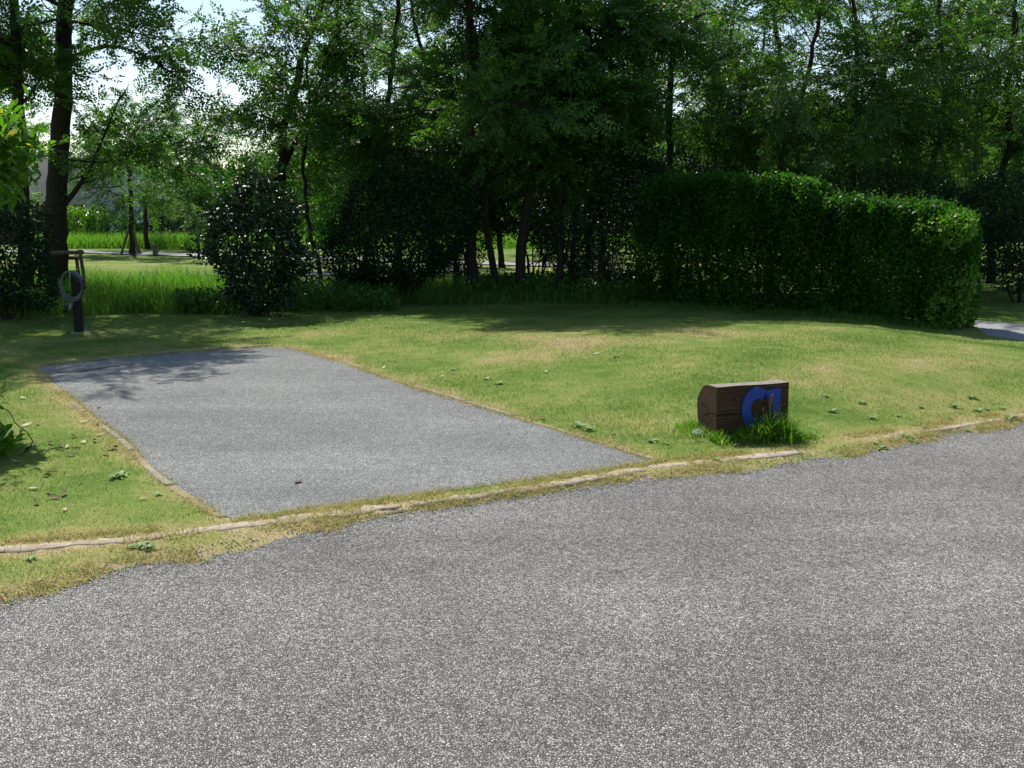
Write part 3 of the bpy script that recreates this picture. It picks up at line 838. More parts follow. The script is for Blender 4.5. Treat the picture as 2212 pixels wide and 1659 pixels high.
shrub('understory_bush', 'mid-green shrub closing the view behind the forked tree', gp(520, 25.0),
      [((0, 0, 2.2), (1.4, 0.7, 0.8)), ((1.3, 0, 2.4), (1.0, 0.7, 0.8)), ((-1.2, 0, 2.5), (1.0, 0.7, 0.8))], 9000, SMALL, 'hedge', 410, 6, 0.025, sprig=50, floor=0.9)
shrub('thicket_bush', 'dark thicket standing between the large rounded bush and the middle trunks', gp(985, 20.2),
      [((0, 0, 1.3), (0.9, 0.6, 1.0)), ((-0.8, 0, 1.6), (0.8, 0.6, 0.9)), ((0.6, .2, 2.1), (0.8, 0.6, 0.7))], 11000, SMALL, 'darkbush', 421, 10, 0.02, sprig=40, floor=0.25)
shrub('thicket_bush', 'dark thicket behind the three thin trunks left of the hedge', gp(1245, 20.8),
      [((0, 0, 1.2), (1.0, 0.6, 1.05)), ((0.9, 0, 1.5), (0.9, 0.6, 1.0)), ((0.2, .2, 2.3), (1.0, 0.6, 0.6))], 12000, SMALL, 'darkbush', 422, 12, 0.02, sprig=40, floor=0.2)
shrub('thicket_bush', 'dark thicket low behind the right end of the hedge', gp(2080, 19.5),
      [((0, 0, 0.9), (1.2, 0.6, 0.9)), ((1.0, 0, 1.2), (1.0, 0.6, 0.9)), ((-1.0, 0, 1.3), (0.9, 0.6, 0.8))], 10000, SMALL, 'darkbush', 423, 8, 0.02, sprig=40, floor=0.1)
# bright laurel at the left, close to the camera
shrub('laurel_shrub', 'bright light-green shrub entering at the left edge close by', gp(-195, 7.9),
      [((0.54, 0, 1.94), (0.50, 0.42, 0.42)), ((0.05, 0, 1.35), (0.30, 0.34, 0.45)), ((0.0, 0, 0.75), (0.28, 0.34, 0.45)), ((0.34, 0, 2.16), (0.42, 0.3, 0.28))], 8000, folded_leaf(0.10, 0.036, 0.2, 0.2), 'laurel', 411, 9, 0.016, sprig=60, floor=0.3)
shrub('leafy_plant', 'small leafy green plant on the lawn at the left edge', onground(-22, 990), [((0, 0, 0.10), (0.14, 0.14, 0.11)), ((-.05, -.22, 0.10), (0.12, 0.14, 0.11))], 420, folded_leaf(0.07, 0.03, 0.2, 0.2), 'laurel', 431, 4, 0.005, sprig=2, floor=0.01, cat='plant')

# ------------------------------------------------------------------ clipped hedge
H_A, H_B = G(1362, 664), G(2046, 716)
hx = np.array([1364, 1382, 1402, 1450, 1560, 1680, 1752, 1788, 1850, 1950, 2040, 2085, 2110])
hy = np.array([470, 428, 402, 388, 384, 386, 394, 436, 440, 438, 448, 462, 500])
Adir = norm(np.array([H_B.x - H_A.x, H_B.y - H_A.y])); Anor = np.array([Adir[1], -Adir[0]])
if Anor[1] > 0: Anor = -Anor                 # towards the camera
HL = math.hypot(H_B.x - H_A.x, H_B.y - H_A.y)
HT = 0.9                                    # thickness
uu = []; zz = []
for px, py in zip(hx, hy):
    # where this pixel column meets the middle plane of the hedge
    best = None
    for u in np.linspace(-0.1, 1.1, 481):
        c = np.array([H_A.x, H_A.y]) + Adir * HL * u - Anor * HT * 0.35
        dep = c[1] * CP - (1.6 - CAM_H) * SP
        e = abs(c[0] / dep * FPX + 1106 - px)
        if best is None or e < best[0]: best = (e, u, c[1])
    uu.append(best[1]); zz.append(P(px, py, best[2]).z)
uu = np.array(uu); zz = np.array(zz)
def hedge_pts(n, rng, inset=(0.0, 0.16)):
    u = rng.uniform(-0.01, 1.03, n)
    ph = rng.uniform(0, math.pi, n)
    # more points on the flat front and back than on the rim
    c = np.cos(ph); s_ = np.sin(ph)
    top = np.interp(u, uu, zz)
    endf = np.clip(np.minimum(u + 0.01, 1.03 - u) / 0.05, 0, 1) ** 0.5
    hw = HT / 2 * (0.45 + 0.55 * endf)
    k = rng.random(n) < 0.55
    side = np.where(k, np.sign(c), np.sign(c) * np.abs(c) ** 0.35)
    zf = np.where(k, rng.uniform(0.0, 0.97, n), np.abs(s_) ** 0.30)
    ins = rng.uniform(*inset, n)
    lump = 0.05 * np.sin(u * 31 + zf * 5) + 0.04 * np.sin(u * 57 + zf * 11 + 2) + 0.03 * np.sin(u * 90 - 7 * zf)
    y = side * (hw - ins + lump)
    z = zf * (top + 0.5 * lump) - np.where(np.abs(side) < 0.9, ins * 0.6, 0)
    # the foot is a little narrower
    y *= 0.90 + 0.10 * sstep(0.0, 0.5, zf)
    cx = H_A.x + Adir[0] * HL * u; cy = H_A.y + Adir[1] * HL * u
    off = y - HT / 2 * 0.95
    p = np.column_stack([cx + Anor[0] * off, cy + Anor[1] * off, z])
    d = np.column_stack([Anor[0] * side, Anor[1] * side, np.zeros(n)])
    d[:, 2] = np.where(zf > 0.93, 1.2, 0.15)
    e0 = (u < 0.03); e1 = u > 0.985
    d[e0, :2] -= Adir; d[e1, :2] += Adir
    p = np.column_stack([p[:, 0], p[:, 1], p[:, 2] + gz(p)])
    return p, norm(d)
rng = np.random.default_rng(77)
hroot = tag(empty('clipped_hedge', (H_A.x, H_A.y, 0)), 'long clipped dark-green hedge with a step down in its top', 'hedge')
hb = np.array([H_A.x, H_A.y, 0.0])
p, d = hedge_pts(66000, rng)
p2, d2 = hedge_pts(46000, rng, (0.08, 0.42))
p = np.concatenate([p, p2]); d = np.concatenate([d, d2])
V, F = leafy(p - hb, d, kite(0.055, 0.030, 0.1), rng, 0.7, 1.3, 0.6, 0.3, 0.8, 0.6)
g = Geo(); g.add(V, F)
# fresh shoots along the top
tp = p[(d[:, 2] > 0.5)]
for j in rng.choice(len(tp), 420):
    L = rng.uniform(0.05, 0.17); m = int(L / 0.014) + 2
    dd = norm(np.array([rng.normal() * 0.3, rng.normal() * 0.3, 1.0]))
    q = tp[j] - hb + dd * L * np.linspace(0, 1, m)[:, None]
    V, F = leafy(q, np.repeat(dd[None], m, 0), kite(0.055, 0.028, 0.1), rng, 0.6, 1.0)
    g.add(V, F)
link('foliage', g.mesh('foliage'), M['hedge'], hroot)
# rounded lobe at the right end, spilling over
e = np.array([H_B.x, H_B.y, 0.0]) - hb
lp, ld = blob_points(5000, [(e + np.array([0.10, 0.28, 0.62]), (0.30, 0.35, 0.34)), (e + np.array([-0.02, 0.25, 1.25]), (0.34, 0.4, 0.26)), (e + np.array([0.02, 0.2, 0.3]), (0.26, 0.3, 0.3))], rng, (0.6, 1.05))
V, F = leafy(lp, ld, kite(0.06, 0.034, 0.1), rng)
link('overgrown_end', np_mesh('overgrown_end', V, F), M['laurel'], hroot)
for k in range(16):
    u = (k + 0.5) / 16
    c = np.array([Adir[0] * HL * u, Adir[1] * HL * u]) - Anor * HT * 0.47
    zt = float(np.interp(u, uu, zz)) * 0.8
    pts = grow((c[0], c[1], gzz(H_A.x + c[0], H_A.y + c[1]) - 0.05), (rng.normal() * 0.1, rng.normal() * 0.1, 1), zt, 5, rng, 0.12, 0.1)
    V, F = tube(pts, np.linspace(0.03, 0.008, len(pts)), 6)
    link('stem', np_mesh('stem', V, F, True), M['twig'], hroot)

# ------------------------------------------------------------------ grass
def blades(pos, h, w_, rng, seg=3, bend=0.5, az=None):
    """curved blades, seg quads each"""
    n = len(pos)
    h = np.broadcast_to(h, (n,)); w_ = np.broadcast_to(w_, (n,))
    a = rng.uniform(0, 2 * math.pi, n) if az is None else az
    ld = np.column_stack([np.cos(a), np.sin(a), np.zeros(n)])
    b = rng.uniform(0, 2 * math.pi, n)
    sd_ = np.column_stack([np.cos(b), np.sin(b), np.zeros(n)])
    bd = bend * rng.uniform(0.2, 1.4, n)
    rows = []
    for k in range(seg + 1):
        f = k / seg
        c = pos + ld * (h * bd * f * f)[:, None] + np.array([0, 0, 1.0]) * (h * (f - 0.28 * np.minimum(bd, 1.5) * f * f))[:, None]
        ww = w_ * (1 - f ** 1.5) * 0.5 + 0.0004
        rows.append(c - sd_ * ww[:, None]); rows.append(c + sd_ * ww[:, None])
    V = np.stack(rows, 1)
    k2 = 2 * (seg + 1)
    F = np.array([(2 * k, 2 * k + 1, 2 * k + 3, 2 * k + 2) for k in range(seg)])
    F = (F[None] + (np.arange(n) * k2)[:, None, None]).reshape(-1, 4)
    return V.reshape(-1, 3), F
def with_z(xy): return np.column_stack([xy, gz(xy) - 0.004])

# mown lawn: short single-face blades
rng = np.random.default_rng(19)
N0 = 1500000
xy = np.column_stack([rng.uniform(-9, 10.5, N0), rng.uniform(4.0, 19.0, N0)])
fr = np.abs(xy[:, 0]) < 0.50 * xy[:, 1] + 0.7
dens = np.minimum(1.0, (8.0 / xy[:, 1]) ** 1.6) * 0.62
xy = xy[fr & (rng.random(N0) < dens)]
pv = paved(xy)
xy = xy[(pv > -0.03) | ((pv > -0.09) & (rng.random(len(xy)) < 0.15))]
kd = line_dist(KERB, xy)
xy = xy[(kd > 0.05) | (rng.random(len(xy)) < 0.22)]
n = len(xy)
hgt = rng.uniform(0.010, 0.028, n) * (1 + 0.35 * np.sin(xy[:, 0] * 2.3) * np.sin(xy[:, 1] * 1.9))
wd = 0.0042 * (0.7 + xy[:, 1] / 14.0)
base = with_z(xy)
a = rng.uniform(0, 6.283, n); bb = rng.uniform(0, 6.283, n)
tip = base + np.column_stack([np.cos(a) * hgt * rng.uniform(0.2, 1.3, n), np.sin(a) * hgt * rng.uniform(0.2, 1.3, n), hgt])
sdv = np.column_stack([np.cos(bb), np.sin(bb), np.zeros(n)]) * (wd / 2)[:, None]
V = np.stack([base - sdv, base + sdv, tip], 1).reshape(-1, 3)
me = np_mesh('lawn_grass', V, np.arange(3 * n).reshape(-1, 3))
add_attr(me, 'dry', np.repeat(dryness(xy), 3))
tag(link('lawn_grass', me, M['lawn']), 'short mown lawn grass around the parking pad', 'grass', kind='stuff')

# longer dry grass creeping over the kerb, the road verge and the pad's front edge
def near_line(line, n, off, rng):
    l, _ = resample(line, 0.02)
    i = rng.integers(0, len(l), n)
    t = norm(np.gradient(l, axis=0)); nr = np.column_stack([-t[:, 1], t[:, 0]])
    o = rng.normal(off[0], off[1], n)
    return l[i] + nr[i] * o[:, None]
vis = KERB[2:18]
xy = near_line(vis, 9000, (0.13, 0.035), rng)
cl = np.array([vnoise((x * 1.0, y, 0), 2.2) for x, y in xy])
xy = xy[cl > -0.12]
xy2 = near_line(EDGE0[2:31], 7000, (0.05, 0.05), rng)
cl = np.array([vnoise((x, y, 7), 1.8) for x, y in xy2]); xy2 = xy2[cl > -0.05]
xy3 = near_line(vis, 6000, (-0.05, 0.05), rng)
cl = np.array([vnoise((x, y, 3), 2.0) for x, y in xy3]); xy3 = xy3[cl > 0.05]
pl = np.concatenate([PAD, PAD[:1]])
xy4 = near_line(pl, 9000, (0.0, 0.045), rng)
xy4 = xy4[sdf(PAD, xy4) > -0.02]
cl = np.array([vnoise((x, y, 5), 2.0) for x, y in xy4]); xy4 = xy4[cl > -0.2]
xy = np.concatenate([xy, xy2, xy3, xy4])
xy = np.concatenate([xy])
base = np.column_stack([xy, np.maximum(gz(xy), 0.0) - 0.004])
V, F = blades(base, rng.uniform(0.015, 0.05, len(xy)), 0.0045, rng, 2, 2.2)
tag(link('dry_grass', np_mesh('dry_grass', V, F), M['drygrass']), 'dry straw-coloured grass creeping over the kerb', 'grass', kind='stuff')

# loose stone chippings that have strayed off the road and along the pad
oc = np.array([(1, 0, 0), (0, 1, 0), (-1, 0, 0), (0, -1, 0), (0.1, 0.1, 0.7), (0, 0.1, -0.6)], float)
of = np.array([(0, 1, 4), (1, 2, 4), (2, 3, 4), (3, 0, 4), (1, 0, 5), (2, 1, 5), (3, 2, 5), (0, 3, 5)])
xy = np.concatenate([near_line(EDGE0[2:31], 3200, (0.03, 0.07), rng), near_line(np.concatenate([PAD[:9], PAD[9:], PAD[:1]]), 900, (0.0, 0.05), rng)])
cp = np.column_stack([xy, np.maximum(gz(xy), 0.0) + 0.002])
V, F = place(oc, of, cp, rand_unit(len(cp), rng) * np.array([1, 1, 0.2]), np.array([0, 0, 1.0]) + rng.normal(size=(len(cp), 3)) * 0.3, rng.uniform(0.003, 0.0065, len(cp)))
m_, t_, o_ = mat_new('loose_chips'); g_ = N(t_, 'ShaderNodeNewGeometry')
principled(t_, o_, mix(t_, g_.outputs['Random Per Island'], (0.14, 0.135, 0.13), (0.5, 0.49, 0.46)), 0.8, 0.2)
tag(link('loose_chippings', np_mesh('loose_chippings', V, F), m_), 'loose grey stone chippings strewn along the road edge', 'gravel', kind='stuff')

# tall grass at the back left and undergrowth at the foot of the trees
def tall_region(n, x0, x1, y0, y1, Y0, Y1, rng):
    Yv = rng.uniform(Y0, Y1, n); px = rng.uniform(x0, x1, n)
    return np.column_stack([(px - 1106) / FPX * (Yv * CP + CAM_H * SP), Yv])
xy = tall_region(15000, -60, 520, 0, 0, 15.2, 20.5, rng)
front = 15.3 + 0.25 * np.sin(xy[:, 0] * 2.1) + 0.2 * np.sin(xy[:, 0] * 5.3)
xy = xy[xy[:, 1] > front]
hgt = rng.uniform(0.16, 0.56, len(xy)) * (1 + 0.25 * np.sin(xy[:, 0] * 3.1 + 2) * np.sin(xy[:, 1] * 2.3)) * (0.55 + 0.45 * sstep(15.2, 16.6, xy[:, 1]))
V, F = blades(with_z(xy), hgt, rng.uniform(0.008, 0.017, len(xy)), rng, 3, 0.6)
tag(link('tall_grass', np_mesh('tall_grass', V, F), M['tallgrass']), 'tall bright green uncut grass behind the post with the hose', 'grass', kind='stuff')
xy = np.concatenate([tall_region(9000, 500, 860, 0, 0, 15.9, 20.0, rng), tall_region(9000, 840, 1400, 0, 0, 17.0, 21.5, rng)])
hgt = rng.uniform(0.10, 0.34, len(xy))
V, F = blades(with_z(xy), hgt, rng.uniform(0.008, 0.02, len(xy)), rng, 2, 0.9)
tag(link('undergrowth', np_mesh('undergrowth', V, F), M['tallgrass']), 'low grass and weeds at the foot of the middle trees', 'undergrowth', kind='stuff')
# broad weed leaves among it
xy = np.concatenate([tall_region(5000, 600, 860, 0, 0, 15.8, 18.5, rng), tall_region(6000, 980, 1400, 0, 0, 17.2, 20.5, rng), tall_region(1500, 380, 520, 0, 0, 15.3, 16.2, rng)])
p = with_z(xy); p[:, 2] += rng.uniform(0.03, 0.32, len(xy))
V, F = leafy(p, np.repeat([[0, 0, 1.0]], len(p), 0), kite(0.075, 0.05, 0.1), rng, 0.6, 1.3, 0.2, 0.0, 0.9, 0.8)
tag(link('ground_cover', np_mesh('ground_cover', V, F), M['cover']), 'broad-leaved ground cover under the bushes', 'ground cover', kind='stuff')
# foot of the hedge
xy = near_line(np.array([[H_A.x, H_A.y], [H_B.x, H_B.y]]) + Anor * 0.0, 3500, (0.0, 0.10), rng)
V, F = blades(with_z(xy), rng.uniform(0.04, 0.14, len(xy)), 0.007, rng, 2, 0.8)
tag(link('hedge_foot_grass', np_mesh('hedge_foot_grass', V, F), M['tallgrass']), 'unmown grass fringe along the foot of the clipped hedge', 'grass', kind='stuff')
# rough grass on the far side of the far lawn
xy = np.concatenate([tall_region(9000, 60, 470, 0, 0, 38.5, 44, rng), tall_region(9000, 470, 1400, 0, 0, 38, 46, rng)])
V, F = blades(with_z(xy), rng.uniform(0.25, 0.7, len(xy)), rng.uniform(0.02, 0.045, len(xy)), rng, 2, 0.6)
tag(link('far_rough_grass', np_mesh('far_rough_grass', V, F), M['tallgrass']), 'rough green grass beyond the far road', 'grass', kind='stuff')

# ------------------------------------------------------------------ log sign
def rot_z(a):
    c, s_ = math.cos(a), math.sin(a)
    return np.array([[c, -s_, 0], [s_, c, 0], [0, 0, 1]])
def mat_log():
    m, t, out = mat_new('weathered_log')
    tc = N(t, 'ShaderNodeTexCoord')
    mp = N(t, 'ShaderNodeMapping'); t.links.new(tc.outputs['Object'], mp.inputs['Vector']); mp.inputs['Scale'].default_value = (2.5, 26, 26)
    n1 = noise(t, mp.outputs[0], 1.6, 5.0, 0.65)
    n2 = noise(t, tc.outputs['Object'], 7.0, 4.0, 0.6)
    c = mix(t, maprange(t, n1.outputs['Fac'], 0.3, 0.7), (0.038, 0.021, 0.012), (0.105, 0.060, 0.034))
    c = mix(t, maprange(t, n2.outputs['Fac'], 0.45, 0.75, 0.0, 0.6), c, (0.055, 0.035, 0.028))
    wv = N(t, 'ShaderNodeTexWave', wave_type='RINGS', rings_direction='X')
    mo = N(t, 'ShaderNodeMapping'); t.links.new(tc.outputs['Object'], mo.inputs['Vector']); mo.inputs['Location'].default_value = (0, -0.03, -0.16)
    t.links.new(mo.outputs[0], wv.inputs['Vector']); wv.inputs['Scale'].default_value = 22.0; wv.inputs['Distortion'].default_value = 3.0; wv.inputs['Detail'].default_value = 3.0; wv.inputs['Detail Scale'].default_value = 2.0
    c = mix(t, 1.0, c, mix(t, wv.outputs['Fac'], (0.72, 0.70, 0.68), (1.25, 1.22, 1.15)), 'MULTIPLY')
    hh_ = math_n(t, 'ADD', n1.outputs['Fac'], math_n(t, 'MULTIPLY', wv.outputs['Fac'], 0.35))
    principled(t, out, c, 0.85, 0.2, bump(t, hh_, 0.8, 0.006))
    return m
M['log'] = mat_log()
M['logtop'] = mat_simple('pale_log_top', (0.15, 0.125, 0.10), (0.30, 0.27, 0.235), 5.0, 0.9, 0.15, 0.006, (3, 20, 20))  # paler, greyer colour for the upper faces of the log
M['crack'] = mat_simple('log_crack', (0.008, 0.006, 0.005), (0.016, 0.012, 0.009), 10, 0.95, 0.05, 0)
M['blue'] = mat_simple('blue_sign_paint', (0.006, 0.040, 0.27), (0.010, 0.055, 0.33), 12.0, 0.45, 0.4, 0.0008)

lw, lh, ld_ = 0.53, 0.405, 0.33        # length, height of the flat face, depth of the half round
lc = onground(1546, 948)               # left foot of the flat face
lroot = tag(empty('log_sign', tuple(lc), math.radians(13)), 'half-round brown log sign with blue C1 lettering, by the road', 'sign')
lroot.rotation_euler = (0, math.radians(-0.6), math.radians(13))
# profile (y to the back, z up): flat face in front, rounded back
prof = []
for k in range(19):
    a = -math.pi / 2 + math.pi * k / 18
    yy = ld_ * max(0.0, math.cos(a)) ** 0.6; z = lh / 2 + lh / 2 * math.sin(a)
    prof.append((yy + 0.006 * math.sin(5 * a) * math.cos(a), z + 0.004 * math.sin(7 * a) * math.cos(a)))
prof = [(0.0, 0.0), (0.0, lh * .25), (0.0, lh * 0.5), (0.0, lh * 0.75), (0.0, lh)][::-1] + prof[1:-1]
prof = np.array(prof)
prof[:5] = prof[:5]                     # front edge from top to bottom, then round the back
nP = len(prof)
xsl = np.linspace(0, lw, 12)
V = []
for x in xsl:
    for k, (yy, z) in enumerate(prof):
        j = 0.004 * vnoise((x * 6, k * 0.7, 1.3)) 
        V.append((x, yy + j, z - 0.05 + 0.010 * (x / lw) * (z / lh) + j))
V = np.array(V)
F = [(i * nP + k, i * nP + (k + 1) % nP, (i + 1) * nP + (k + 1) % nP, (i + 1) * nP + k) for i in range(11) for k in range(nP)]
V = np.concatenate([V, [[0, ld_ * 0.42, lh * 0.5 - 0.05], [lw, ld_ * 0.42, lh * 0.5 - 0.05]]])
c0, c1 = len(V) - 2, len(V) - 1
tri0 = [(c0, (k + 1) % nP, k) for k in range(nP)]
tri1 = [(c1, 11 * nP + k, 11 * nP + (k + 1) % nP) for k in range(nP)]
me = bpy.data.meshes.new('log_body')
me.from_pydata([tuple(v) for v in V], [], [tuple(f) for f in F] + tri0 + tri1); me.update()
me.materials.append(M['log']); me.materials.append(M['logtop'])
top = [k for k in range(nP) if prof[k][1] > lh * 0.88 and prof[(k + 1) % nP][1] > lh * 0.88]
for pidx, pf in enumerate(me.polygons):
    if pidx < len(F) and (pidx % nP) in top: pf.material_index = 1
import bmesh
bm = bmesh.new(); bm.from_mesh(me); bmesh.ops.recalc_face_normals(bm, faces=bm.faces); bm.to_mesh(me); bm.free()
link('log_body', me, None, lroot)
def ribbon(name, pts, wds, mat, parent, axis):
    """thin dark split in the wood, standing 1.5 mm proud; axis 0: on the flat face (x,z), 1: on the end (y,z)"""
    pts = np.array(pts, float)
    tan = norm(np.gradient(pts, axis=0)); nr = np.column_stack([-tan[:, 1], tan[:, 0]])
    V = []
    for (p, q, ww) in zip(pts, nr, wds):
        for s_ in (-1, 1):
            c = p + q * ww * s_
            V.append((c[0], -0.0065, c[1]) if axis == 0 else (-0.004, c[0], c[1]))
    F = [(2 * k, 2 * k + 1, 2 * k + 3, 2 * k + 2) for k in range(len(pts) - 1)]
    return link(name, np_mesh(name, np.array(V), np.array(F)), mat, parent)
ribbon('crack', [(0.0, 0.165), (0.06, 0.163), (0.12, 0.166), (0.19, 0.164)], [0.0035, 0.002, 0.0025, 0.001], M['crack'], lroot, 0)
ribbon('crack', [(0.47, 0.19), (0.50, 0.187), (0.525, 0.19)], [0.001, 0.002, 0.001], M['crack'], lroot, 0)
ribbon('crack', [(0.004, 0.165), (0.06, 0.168), (0.12, 0.155), (0.20, 0.12), (0.26, 0.06)], [0.004, 0.0025, 0.003, 0.002, 0.001], M['crack'], lroot, 1)
ribbon('crack', [(0.10, 0.16), (0.16, 0.19), (0.235, 0.20)], [0.001, 0.003, 0.004], M['crack'], lroot, 1)
# knot
th = np.linspace(0, 2 * math.pi, 9)[:-1]
V = [(0.125 + 0.008 * math.cos(a), -0.006, 0.265 + 0.007 * math.sin(a)) for a in th] + [(0.125, -0.002, 0.265)]
me = bpy.data.meshes.new('knot'); me.from_pydata(V, [], [(8, k, (k + 1) % 8) for k in range(8)]); me.update()
link('knot', me, M['crack'], lroot)
# letters: flat boards screwed on the face
def board(name, outer, inner, x0, z0, thick=0.012):
    n = len(outer)
    V = [(x0 + x, -0.004, z0 + z) for x, z in outer] + [(x0 + x, -0.004, z0 + z) for x, z in inner]
    V += [(x, -0.004 - thick, z) for x, y, z in V]
    F = []; m = 2 * n
    for k in range(n - 1):
        F += [(m + k, m + k + 1, m + n + k + 1, m + n + k), (k + 1, k, n + k, n + k + 1), (k, k + 1, m + k + 1, m + k), (n + k + 1, n + k, m + n + k, m + n + k + 1)]
    F += [(0, m, m + n, n), (n - 1, 2 * n - 1, m + 2 * n - 1, m + n - 1)]
    me = bpy.data.meshes.new(name); me.from_pydata(V, [], F); me.update()
    bm = bmesh.new(); bm.from_mesh(me); bmesh.ops.recalc_face_normals(bm, faces=bm.faces); bm.to_mesh(me); bm.free()
    return link(name, me, M['blue'], lroot)
aa = np.linspace(math.radians(52), math.radians(308), 25)
Rz, Rx = 0.150, 0.112
cO = [(Rx * math.cos(a), Rz * math.sin(a)) for a in aa]
cI = [(0.050 * math.cos(a) + 0.004, 0.072 * math.sin(a)) for a in aa]
board('letter', cO, cI, 0.292, 0.195)
board('numeral', [(-0.075, 0.118), (-0.02, 0.135), (0.030, 0.135), (0.030, -0.145)], [(-0.075, 0.062), (-0.03, 0.072), (-0.026, 0.072), (-0.026, -0.145)], 0.432, 0.195)

# tuft of long grass round the log
rng = np.random.default_rng(91)
Rl = rot_z(math.radians(13))
n = 3400
loc_ = np.column_stack([rng.uniform(-0.06, lw + 0.16, n), np.where(rng.random(n) < 0.72, -np.abs(rng.normal(0.03, 0.085, n)) - 0.012, ld_ + np.abs(rng.normal(0.0, 0.05, n))), np.zeros(n)])
k2 = rng.random(n) < 0.14
loc_[k2, 0] = lw + np.abs(rng.normal(0.02, 0.12, k2.sum())); loc_[k2, 1] = rng.uniform(-0.1, ld_, k2.sum())
k3 = rng.random(n) < 0.10
loc_[k3, 0] = -np.abs(rng.normal(0.02, 0.10, k3.sum())); loc_[k3, 1] = rng.uniform(0.05, ld_ + 0.1, k3.sum())
wl = (Rl @ loc_.T).T + np.array(lc)
hh = rng.uniform(0.04, 0.15, n) * (0.75 + 1.15 * np.exp(-((loc_[:, 0] - 0.38) / 0.16) ** 2) * (loc_[:, 1] < 0))
ed = np.clip((lw + 0.16 - loc_[:, 0]) / 0.2, 0.45, 1)
V, F = blades(with_z(wl[:, :2]), hh * ed, rng.uniform(0.003, 0.007, n), rng, 3, 0.9, az=rng.normal(-1.2, 1.3, n))
tag(link('grass_tuft', np_mesh('grass_tuft', V, F), M['tuft']), 'long lush grass tuft growing round the log sign', 'grass', kind='stuff')
# dried seed head standing in front of the lettering
sp_ = np.array(lc) + Rl @ np.array([0.375, -0.05, 0]); sp_[2] = gzz(sp_[0], sp_[1])
sroot = tag(empty('seed_stalk', tuple(sp_)), 'dry brown seed head on a stalk in front of the blue lettering', 'plant')
st = smooth_path([(0, 0, -0.01), (0.0, 0, 0.10), (-0.008, -.005, 0.20), (-0.004, -.005, 0.235)], 4)
V, F = tube(st, np.linspace(0.0035, 0.003, len(st)), 6); link('stalk', np_mesh('stalk', V, F, True), M['drygrass'], sroot)
hd = smooth_path([(-0.006, -.005, 0.195), (-0.010, -.005, 0.24), (-0.004, -.004, 0.275), (0.008, 0, 0.305)], 4)
V, F = tube(hd, 0.002 + 0.012 * np.sin(np.linspace(0.25, math.pi, len(hd))) ** 0.7, 8)
V += RNG.normal(size=V.shape) * 0.0012
M['seed'] = mat_simple('seed_head', (0.10, 0.065, 0.035), (0.22, 0.15, 0.085), 60, 0.9, 0.1, 0.002)
link('seed_head', np_mesh('seed_head', V, F), M['seed'], sroot)
st = smooth_path([(0.03, 0, -0.01), (0.035, 0, 0.10), (0.03, -.005, 0.19)], 4)
V, F = tube(st, np.linspace(0.006, 0.009, len(st)), 6); link('stalk', np_mesh('stalk', V, F, True), M['seed'], sroot)

# ------------------------------------------------------------------ post with hose
M['post'] = mat_simple('dark_post_wood', (0.012, 0.010, 0.009), (0.030, 0.024, 0.020), 6.0, 0.8, 0.25, 0.004, (8, 8, 1))
M['hose'] = mat_simple('grey_hose', (0.08, 0.09, 0.10), (0.13, 0.145, 0.155), 20.0, 0.5, 0.4, 0)
M['blackplastic'] = mat_simple('black_plastic', (0.012, 0.012, 0.013), (0.02, 0.02, 0.02), 20.0, 0.4, 0.4, 0)
M['metal'] = mat_simple('dull_metal', (0.20, 0.20, 0.20), (0.30, 0.30, 0.29), 20.0, 0.35, 0.5, 0)
pb = onground(171, 719)
proot = tag(empty('water_post', tuple(pb), 0.35), 'dark square water post standing at the edge of the tall grass', 'post')
def bev_box(sx, sy, z0, z1, b):
    V = []
    for z, k in ((z0, 1.0), (z1 - b, 1.0), (z1, 1 - 2 * b / sx)):
        for (x, y) in ((-1, -1 + .25), (-1 + .25, -1), (1 - .25, -1), (1, -1 + .25), (1, 1 - .25), (1 - .25, 1), (-1 + .25, 1), (-1, 1 - .25)):
            V.append((x * sx / 2 * k, y * sy / 2 * k, z))
    F = []
    for r in range(2):
        for j in range(8): F.append((r * 8 + j, r * 8 + (j + 1) % 8, (r + 1) * 8 + (j + 1) % 8, (r + 1) * 8 + j))
    F += [(16, 17, 18, 19), (16, 19, 20, 23), (20, 21, 22, 23)]
    return np.array(V, float), np.array(F)
V, F = bev_box(0.115, 0.115, -0.05, 0.78, 0.01); link('post', np_mesh('post', V, F), M['post'], proot)
V, F = bev_box(0.26, 0.2, -0.05, 0.016, 0.01); link('base_slab', np_mesh('base_slab', V + np.array([0.03, -.02, 0]), F), M['edging'], proot)
V, F = tube([(-0.05, -0.05, 0.36), (-0.075, -0.09, 0.36), (-0.082, -0.10, 0.34), (-0.082, -0.10, 0.30)], [0.012, 0.012, 0.014, 0.014], 8)
tp_ = link('tap', np_mesh('tap', V, F, True), M['metal'], proot)
V, F = tube([(-0.11, -0.085, 0.375), (-0.04, -0.085, 0.375)], 0.007, 6); link('tap_handle', np_mesh('tap_handle', V, F, True), M['metal'], tp_)
V, F = tube([(0, -0.055, 0.75), (0, -0.12, 0.755), (0, -0.16, 0.775)], 0.008, 6); link('hook', np_mesh('hook', V, F, True), M['metal'], proot)
hz0 = np.array(pb)
hroot2 = tag(empty('garden_hose', (pb.x, pb.y, pb.z)), 'coiled grey garden hose hanging on the dark water post', 'hose')
rng = np.random.default_rng(8)
pts = []
for k in range(0, 5 * 28):
    a = 2 * math.pi * k / 28; c = k // 28
    rx = 0.142 + 0.010 * math.sin(c * 2.1) - 0.004 * c; rz = 0.175 + 0.012 * math.sin(c * 1.7 + 1)
    pts.append((0.0 + rx * math.sin(a) + 0.006 * math.sin(c), -0.105 - 0.012 * (k / 28 % 5) * 0.6, 0.655 - rz + 0.0 + rz * math.cos(a)))
pts = np.array(pts); pts[:, 2] += 0.125
